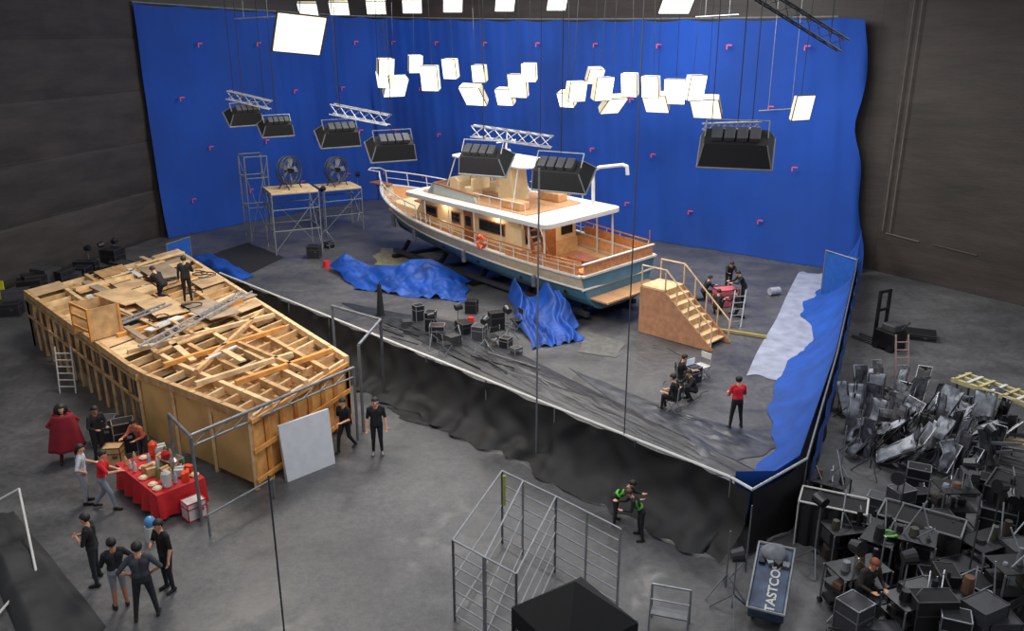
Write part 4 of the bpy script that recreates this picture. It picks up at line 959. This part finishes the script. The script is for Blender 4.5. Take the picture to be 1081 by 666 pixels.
# ------------------------------------------------------------ catering
pA, pB = G(128, 516), G(170, 551); td = pB - pA; LT = td.length
tb = T('catering_table', (pA + pB) / 2, 'long folding table covered in bright red cloth', 'table', yaw=math.atan2(td.y, td.x))
DT = 1.25
MB().box((0, DT / 2, .74), (LT, DT, .03)).make('tabletop', offw, parent=tb)
mb = MB().box((0, DT / 2, .77), (LT + .06, DT + .06, .02)); hl = LT / 2 + .03
mb.grid(lambda u, v: V(((u - .5) * hl * 2, -.03 - .06 * (1 - v) * (1 + math.sin(u * 30)), .1 + .68 * v)), 60, 4)
mb.grid(lambda u, v: V((hl + .04 * (1 - v) * (1 + math.sin(u * 20)), -.03 + u * (DT + .06), .1 + .68 * v)), 24, 4)
mb.grid(lambda u, v: V((-hl - .04 * (1 - v) * (1 + math.sin(u * 20)), -.03 + u * (DT + .06), .1 + .68 * v)), 24, 4)
mb.make('tablecloth', red, parent=tb)
for x in (-LT / 2 + .1, LT / 2 - .1):
    for y in (.06, DT - .06): MB().cyl((x, y, 0), (x, y, .73), .02).make('leg', steel, parent=tb)
bpy.context.view_layer.update()
def ontab(x, y, z=.785): return tb.matrix_basis @ V((x, y, z))
slots = [(-.95 + i * .27, .14 + j * .25) for i in range(8) for j in range(5)]
rng2 = random.Random(4); rng2.shuffle(slots)
cbd = M('cardboard', (190, 150, 105), .8)
for i, (x, y) in enumerate(slots[:36]):
    p = ontab(x + rng2.uniform(-.02, .02), y + rng2.uniform(-.02, .02)); kd = (0, 1, 3, 2, 3, 1, 3, 3, 2)[i % 9]
    if kd == 0:
        mb = MB().cyl((0, 0, 0), (0, 0, .36), .12, .12, 14); mb.cyl((0, 0, .36), (0, 0, .44), .12, .04, 14); mb.cyl((0, -.11, .08), (0, -.17, .07), .02); tag(mb.make('drinks_urn', [M('urn_steel', (170, 165, 160), .3, .7), red, orange, white][(i // 9) % 4], loc=p), 'round drinks urn with tap on the red table', 'urn', 'drinks urns')
    elif kd == 1:
        mb = MB().box((0, 0, .1), (.24, .18, .2)); mb.box((0, .06, .22), (.25, .08, .03), mi=0); tag(mb.make('food_box', [cbd, orange, white, cbd][(i // 3) % 4], loc=p, yaw=i), 'open snack box on the red table', 'box', 'snack boxes')
    elif kd == 2:
        mb = MB().cyl((0, 0, 0), (0, 0, .05), .1, .12, 16); mb.sphere((0, 0, .06), .1, (1, 1, .4), 12, 6); tag(mb.make('food_bowl', M('bowl_cream', (225, 205, 170), .5), loc=p), 'round bowl of food on the red table', 'bowl', 'food bowls')
    else:
        hh_ = .18 + .04 * (i % 3)
        mb = MB().cyl((0, 0, 0), (0, 0, hh_), .05, .045, 10); mb.cyl((0, 0, hh_), (0, 0, hh_ + .08), .04, .015, 10); tag(mb.make('bottle', [M('clear_bottle', (150, 190, 210), .2), white, M('green_bottle', (70, 130, 70), .3), M('tan_jar', (190, 160, 110), .4)][i % 4], loc=p), 'plastic bottle on the red table', 'bottle', 'bottles')
case(G(206, 545), (.5, .4, .5), .8, 'white and red drinks cooler by the table', offw, 'drinks_cooler', 'cooler', red)
brb = M('brown_box', (96, 66, 48), .7)
case(G(186, 518), (.5, .4, 1.0), -.6, 'tall brown cabinet with boxes behind the table', brb)
wc = MB().cyl((0, 0, 0), (0, 0, .4), .15, .15, 14); wc.sphere((0, 0, .52), .14, (1, 1, 1.1), 14, 8, mi=1)
tag(wc.make('water_dispenser', [white, M('blue_bottle', (80, 140, 190), .2)], loc=G(161, 570)), 'white water dispenser with blue bottle', 'water dispenser')
case(G(112, 466), (.7, .5, .8), .2, 'dark case behind the catering table', darkg); case(G(134, 476), (.6, .5, 1.0), .5, 'dark case behind the catering table', blackp); case(G(122, 490), (.5, .4, .6), .1, 'cardboard box beside the catering table', cbd, 'cardboard_box', 'box', brb)
# ------------------------------------------------------------ left floor frames
o = T('pipe_arch', G(-40, 560), 'thin pale pipe frame standing on the concrete', 'frame'); L0 = o.location
c = [G(-60, 560, .1), G(20, 516, .9), G(38, 603, .1), G(-30, 680, .1)]
MB().tube([p - L0 for p in c], .03, closed=True).make('pipe_surround', offw, parent=o)
sheet('black_cloth_heap', [G(-30, 548), G(14, 540), G(112, 662), G(30, 700)], .25, 31, M('dark_cloth', (30, 31, 34), .7), 'heaped black cloth lying on the concrete', 'cloth', 70, 40, .08, 1.2, soft=True)
for i in range(14):
    u = 8 + i * 9.2 + rng.uniform(-3, 3); v = 318 - i * 2.7 + rng.uniform(-3, 4); 
    if u < 24: v += 12
    case(G(u, v) + V((.3, -.2, 0)), (rng.uniform(.6, 1.3), rng.uniform(.5, .9), rng.uniform(.5, 1.3)), rng.uniform(-.6, .9), 'dark equipment case stacked by the wall', [blackp, darkg, blackm][i % 3], edge=darkg, group='cases by the quilted wall')
for i in range(3): dup(s2, G(96 + i * 14, 288 - i * 4), i * .8)
o = MB().box((0, 0, .6), (.5, .05, 1.1)); o.box((0, .2, .05), (.5, .5, .08)); tag(o.make('yellow_sign_stand', yellow, loc=G(2, 322)), 'small yellow upright stand by the wall', 'sign stand')
# ------------------------------------------------------------ right side equipment
fk = T('forklift', G(938, 368), 'black pallet stacker forklift with tall mast', 'forklift', yaw=.5)
MB().box((0, 0, .45), (.8, .9, .7)).make('body', blackm, parent=fk, bevel=.05)
MB().box((0, -.1, .95), (.7, .6, .3)).make('cowl', darkg, parent=fk, bevel=.05)
for x in (-.28, .28): MB().bar((x, .5, 0.05), (x, .5, 2.3), .09, .12).make('mast_rail', blackm, parent=fk)
for z in (.5, 1.5, 2.25): MB().box((0, .5, z), (.6, .08, .1)).make('mast_crossbar', blackm, parent=fk)
for x in (-.22, .22): MB().bar((x, .55, .12), (x, 1.6, .1), .12, .05).make('fork', darkg, parent=fk)
for x in (-.35, .35):
    for y in (-.3, .35): MB().cyl((x - .06, y, .14), (x + .06, y, .14), .14, n=14).make('wheel', blackp, parent=fk)
MB().tube([(0, -.45, .9), (0, -.75, 1.3), (-.15, -.8, 1.35)], .03).make('tiller', darkg, parent=fk)
case(G(968, 356), (1.4, .9, .25), -.4, 'low dark pallet trolley beside the forklift', blackm, 'pallet_trolley', 'trolley', darkg)
silver = M('silver_gear', (128, 132, 138), .45, .3, var=.4, scale=6)
wrapd = M('grey_wrap', (60, 63, 70), .4, var=.6, scale=5, bump=.4)
wrapl = M('pale_wrap', (140, 143, 150), .45, var=.45, scale=4, bump=.3)
for i in range(84):
    r_ = i // 14; u = 898 + (i % 14) * 11.5 + rng.uniform(-6, 6); v = 420 + r_ * 13 + (i % 14) * 1.7 + rng.uniform(-5, 5)
    if u > 985 and v < 444: continue
    pan = T('folded_reflector', G(u, v), 'folded silver-grey reflector wrapped in plastic in a tangled stack', 'reflector', group='folded reflectors in the storage pile')
    L_ = rng.uniform(.7, 1.4); ya = rng.choice((-.7, .5, 1.2)) + rng.uniform(-.5, .5); tl = rng.uniform(.6, 1.45); W_ = rng.uniform(.25, .65)
    R = Matrix.Rotation(ya, 3, 'Z') @ Matrix.Rotation(-tl, 3, 'Y') @ Matrix.Rotation(rng.uniform(-.5, .5), 3, 'X')
    lift = W_ * .35
    crease = rng.uniform(-.2, .2); cx = rng.uniform(.3, .7)
    def fn(a, b):
        x = a * L_; y = (b - .5) * W_; z = crease * (1 - abs(a - cx) / max(cx, 1 - cx)) + .14 * nz(a * 3.1 + i, b * 2.7, i) * (a > 0)
        q = R @ V((x, y, z)); q.z = max(.02, q.z + lift); return q
    MB().grid(fn, 8, 5).make('wrapped_sheet', [plastic, wrapd, wrapl, darkg, wrapd, silver, blackm][i % 7], parent=pan, solid=.025, smooth=i % 2 == 0)
    cs = [fn(0, 0), fn(1, 0), fn(1, 1), fn(0, 1)]
    MB().tube(cs, .018, 5, closed=True).make('edge_tube', alu if i % 3 == 0 else darkg, parent=pan)
    if i % 2 == 0:
        e_ = fn(.9, .5); MB().cyl((e_.x, e_.y, 0), e_ + Z * .15, .02).make('prop', blackm if i % 4 else alu, parent=pan)
ocr = M('ochre_timber', (150, 130, 94), .7, var=.3)
for i in range(10):
    p = G(1000 + rng.uniform(-8, 50), 458 + rng.uniform(-8, 30)); L_ = rng.uniform(1.4, 2.8)
    o = MB().bar((0, 0, .12 + .09 * (i % 6)), (L_, 0, .12 + .09 * (i % 6) + rng.uniform(0, .9)), .08, .08).make('long_beam', [ocr, steel, darkg, grey][i % 4], loc=p, yaw=-.75 + rng.uniform(-.45, .35))
    tag(o, 'long beam lying in the equipment pile', 'beam', 'beams in the equipment pile')
p0, p1 = G(1000, 428), G(1098, 464); dk_ = p1 - p0
sk = T('slatted_rack', p0, 'pale yellow slatted timber rack lying by the equipment pile', 'rack', yaw=math.atan2(dk_.y, dk_.x))
pys = M('pale_yellow_slat', (176, 166, 122), .65, var=.2); Lk = dk_.length
for y in (0, .4, .8): MB().bar((0, y, .95), (Lk, y, .95), .1, .14).make('bearer', pys, parent=sk)
for k in range(int(Lk / .4)): MB().box((.15 + k * .4, .4, 1.04), (.1, .9, .04)).make('slat', offw if k % 2 else pys, parent=sk)
for x in (.2, Lk / 2, Lk - .2):
    for y in (0, .8): MB().cyl((x, y, 0), (x, y, .9), .04).make('leg', darkg, parent=sk)
olv = M('olive_box', (62, 60, 46), .6); dbr = M('dark_brown_box', (48, 38, 32), .7)
def cart(loc, yaw, label, w=1.3, d_=.7, h=1.1, group='equipment carts'):
    o = T('equipment_cart', loc, label, 'cart', yaw, group)
    for x in (-w / 2, w / 2):
        for y in (-d_ / 2, d_ / 2): MB().cyl((x, y, .12), (x, y, h), .022).make('upright', steel, parent=o); MB().cyl((x - .03, y, .07), (x + .03, y, .07), .07, n=10).make('wheel', blackp, parent=o)
    for z in (.2, h * .6, h): MB().box((0, 0, z), (w, d_, .03)).make('shelf', blackp, parent=o)
    for k in range(12):
        z = (.2, h * .6, h, h)[k % 4] + .015; s_ = (rng.uniform(.1, .34), rng.uniform(.12, .4), rng.uniform(.05, .4))
        mt = [blackp, blackm, black, grey, darkg, silver, olv, dbr, brb][rng.randrange(9)]
        x0 = -w * .42 + k * w * .075
        if k % 4 == 2:
            mb = MB().cyl((0, 0, 0), (0, 0, s_[2]), s_[0] * .4, s_[0] * .3, 10); mb.v = [(x + x0, y, zz + z) for x, y, zz in mb.v]; mb.make('stowed_lamp', mt, parent=o)
        elif k % 4 == 3 and z > h * .9:
            MB().cyl((x0, -.1, z), (x0 + rng.uniform(-.4, .4), rng.uniform(-.3, .3), z + rng.uniform(.3, .9)), .018).make('stowed_pole', alu, parent=o)
        else: MB().box((x0, rng.uniform(-.15, .15), z + s_[2] / 2), s_, Matrix.Rotation(rng.uniform(-.5, .5), 3, 'Z')).make('stowed_case', mt, parent=o, bevel=.015)
    return o
for i, (u, v, yw, w_, h_) in enumerate(((900, 640, .3, 1.2, 1.0), (955, 612, -.5, 1.0, 1.2), (1040, 604, .4, 1.4, .9), (1062, 650, .1, 1.0, 1.3), (1012, 658, -.4, 1.3, .8), (925, 606, .9, 1.1, 1.1), (1072, 555, .2, 1.3, 1.0), (1000, 562, .0, .9, 1.3), (962, 668, .3, 1.2, .9), (888, 590, .2, 1.0, .9), (870, 550, -.6, .9, 1.2))): cart(G(u, v), yw, 'steel shelf cart loaded with black equipment', w=w_, h=h_)
for i in range(40):
    u = rng.uniform(880, 1075); v = rng.uniform(512, 690)
    case(G(u, v), (rng.uniform(.3, 1.0), rng.uniform(.3, .6), rng.uniform(.25, 1.1)), rng.uniform(-.6, .6), 'black equipment case in the crowded storage area', [blackp, darkg, blackm, black][i % 4], edge=darkg if i % 3 else steel, group='cases in the storage area')
for i in range(30):
    u = rng.uniform(885, 1078); v = rng.uniform(440, 668)
    stand(G(u, v), rng.uniform(.9, 1.9), 'chrome light stand standing among the cases', i % 4 == 0, 'light stands in the storage area', i, alu if i % 3 == 0 else darkg)
for i, (u, v) in enumerate(((772, 650), (765, 628), (858, 600), (786, 612))): stand(G(u, v), 1.5 + .15 * i, 'light stand on the concrete by the equipment', i % 2 == 0, 'light stands near the cart', i)
def frame_table(u0, v0, u1, v1, h, dp, label, tm=offw):
    p = G(u0, v0); q = G(u1, v1); o = T('draped_bench', p, label, 'bench'); d = q - p; n = V((-d.y, d.x, 0)).normalized() * dp
    c = [V((0, 0, 0)), d, d + n, n]; MB().tube([a + Z * h for a in c], .025, closed=True).make('top_surround', tm, parent=o)
    for a in c: MB().cyl(a, a + Z * h, .025).make('leg', tm, parent=o)
    MB().add([a + Z * (h - .06) for a in c], [(0, 1, 2, 3)]).make('top_cloth', black, parent=o, solid=.02)
    for a, b in ((c[0], c[1]), (c[1], c[2]), (c[3], c[0])):
        MB().grid(lambda s, t, a=a, b=b: a.lerp(b, s) + V((0, 0, .03 + (h - .05) * t)) + V((0, .04 * math.sin(s * 30), 0)), 30, 3).make('drape', black, parent=o, solid=.01)
frame_table(838, 574, 908, 590, 1.2, .8, 'pale pipe frame draped in black cloth')
frame_table(920, 585, 1006, 612, 1.1, .9, 'pipe frame table draped in black cloth', grey)
frame_table(1030, 560, 1090, 580, 1.3, 1.2, 'large black draped frame by the carts', darkg)
# tilted lettered case on cart
bc = T('lettered_case_cart', G(812, 662), 'tilted blue-grey case with white lettering on a loaded cart', 'case', yaw=0)
R = Matrix.Rotation(-.4, 3, 'Z') @ Matrix.Rotation(.42, 3, 'X')
cc = V((.15, .62, .72))
MB().box(cc - R @ V((0, 0, .1)), (.74, 1.6, .42), R).make('body', M('navy_case', (56, 70, 94), .55, var=.45, scale=4), parent=bc, bevel=.04)
MB().tube([cc + R @ V((a * .38, b * .82, .12)) for a, b in ((-1, -1), (1, -1), (1, 1), (-1, 1))], .03, closed=True).make('rim', steel, parent=bc)
for x in (-.28, .28):
    for y in (-.6, .6):
        b_ = cc + R @ V((x, y, -.28)); MB().cyl((b_.x, b_.y, .05), b_, .03).make('leg', steel, parent=bc); MB().cyl((b_.x - .03, b_.y, .06), (b_.x + .03, b_.y, .06), .06, n=10).make('wheel', blackp, parent=bc)
mb = MB().sphere((0, 0, 0), .27, (1.1, .8, .5), 16, 10); mb.v = [tuple(cc + R @ (V(p) * (1 + .35 * nz(p[0] * 6, p[1] * 6, p[2] * 6)) + V((0, .55, .22)))) for p in mb.v]
mb.make('grey_bundle', M('grey_bundle_cloth', (104, 106, 110), .8, var=.3), parent=bc, smooth=True)
for k in range(4): MB().box(cc + R @ V((-.25 + k * .17, .34, .17)), (.12, .14, .1 + .05 * (k % 3)), R @ Matrix.Rotation(k * .5, 3, 'Z')).make('stowed_tool', [blackp, silver, darkg, grey][k], parent=bc)
tx = bpy.data.curves.new('lettering', 'FONT'); tx.body = 'TASTCOS'; tx.size = .27; tx.extrude = .006; tx.offset = .006; tx.align_x = 'CENTER'; tx.align_y = 'CENTER'
to = bpy.data.objects.new('tmp_text', tx); COL.objects.link(to)
tm = bpy.data.meshes.new_from_object(to.evaluated_get(bpy.context.evaluated_depsgraph_get())); bpy.data.objects.remove(to)
tm.materials.clear(); tm.materials.append(offw)
to = bpy.data.objects.new('lettering', tm); COL.objects.link(to); to.parent = bc
to.matrix_local = Matrix.Translation(cc + R @ V((0.08, -.24, .118))) @ (R @ Matrix.Rotation(PI / 2, 3, 'Z')).to_4x4()
gc = MB().tube([V((.2 * math.cos(t * .6), .17 * math.sin(t * .6), .04 + .01 * (t % 10))) for t in range(24)], .02)
tag(gc.make('cable_coil', lime, loc=G(930, 612) + Z * 1.14), 'coil of lime green cable on a cart', 'cable')
for i in range(18):
    p = G(rng.uniform(380, 560), rng.uniform(338, 360)) if i < 9 else G(rng.uniform(420, 520), rng.uniform(372, 392))
    o = MB().cyl((0, 0, .16), (rng.uniform(1, 2.6), 0, .16), .03, n=6).make('loose_pipe', [steel, darkg, blackm][i % 3], loc=p, yaw=rng.uniform(-1.1, -.3)); tag(o, 'thin pipe lying on the crumpled sheeting', 'pipe', 'loose pipes on the stage floor')
for i in range(5):
    p = G(rng.uniform(690, 840), rng.uniform(385, 460)); pts = [V((t * .3, .3 * nz(t * .5, i * 3.1), .1)) for t in range(9)]
    tag(MB().tube(pts, .014, 5).make('floor_cable', blackp, loc=p, yaw=rng.uniform(0, 3)), 'black cable snaking over the stage floor', 'cable', 'cables on the stage floor')
o = MB().bar((0, 0, .1), (1.8, -.9, .1), .1, .1).make('yellow_batten', M('ochre_batten', (170, 150, 80), .6), loc=G(757, 350)); tag(o, 'yellow painted batten by the boarding stairs', 'batten')
tag(MB().cyl((0, 0, .2), (.5, .2, .2), .18, .18, 14).make('cloth_roll', M('pale_cloth', (150, 152, 160), .7), loc=G(812, 312)), 'rolled pale cloth on the stage', 'roll')
tag(MB().cyl((0, 0, 0), (0, 0, .5), .22, .22, 14).make('drum_bin', M('grey_blue_bin', (120, 140, 160), .5), loc=G(690, 383 - 60)), 'small grey-blue bin by the boat stern', 'bin')
# ------------------------------------------------------------ lights
w = bpy.data.worlds.new('world'); sc.world = w; w.use_nodes = True
w.node_tree.nodes['Background'].inputs[0].default_value = (.88, .92, 1, 1); w.node_tree.nodes['Background'].inputs[1].default_value = .42
def area(loc, tgt, size, power, col=(1, .96, .9)):
    l = bpy.data.lights.new('stage_lamp', 'AREA'); l.size = size; l.energy = power; l.color = col
    o = bpy.data.objects.new('stage_lamp', l); COL.objects.link(o); o.location = loc
    o.rotation_euler = (V(tgt) - V(loc)).to_track_quat('-Z', 'Y').to_euler(); return o
area((-2, 40, 15), (-2, 42, 0), 8, 2500)
area((8, 36, 15), (6, 38, 0), 6, 1900)
area((-4, 48, 14.5), (-10, 62, 5), 6, 1300, (.9, .95, 1))
area((6, 42, 14.5), (8, 52, 5), 6, 1300, (.9, .95, 1))
area((-10, 28, 14), (-10, 27, 0), 4, 1400, (1, .93, .82))
area((0, 16, 15), (0, 20, 0), 6, 1300, (.95, .97, 1))
area((14, 26, 14), (14, 26, 0), 4, 1000, (.95, .97, 1))
area((-3, 25, 10), (0, 38, 2), 5, 700, (1, .97, .92))
for s_, w_ in ((3.2, .3), (6.0, 2.1), (10.0, 2.1)):  # warm fill lights added under the canopy to brighten the cabin
    l = bpy.data.lights.new('cabin_fill', 'POINT'); l.energy = 22 if w_ > 1 else 40; l.color = (1, .82, .6); l.shadow_soft_size = .15
    o = bpy.data.objects.new('cabin_fill', l); COL.objects.link(o); o.location = bpt(s_, w_, 3.75)
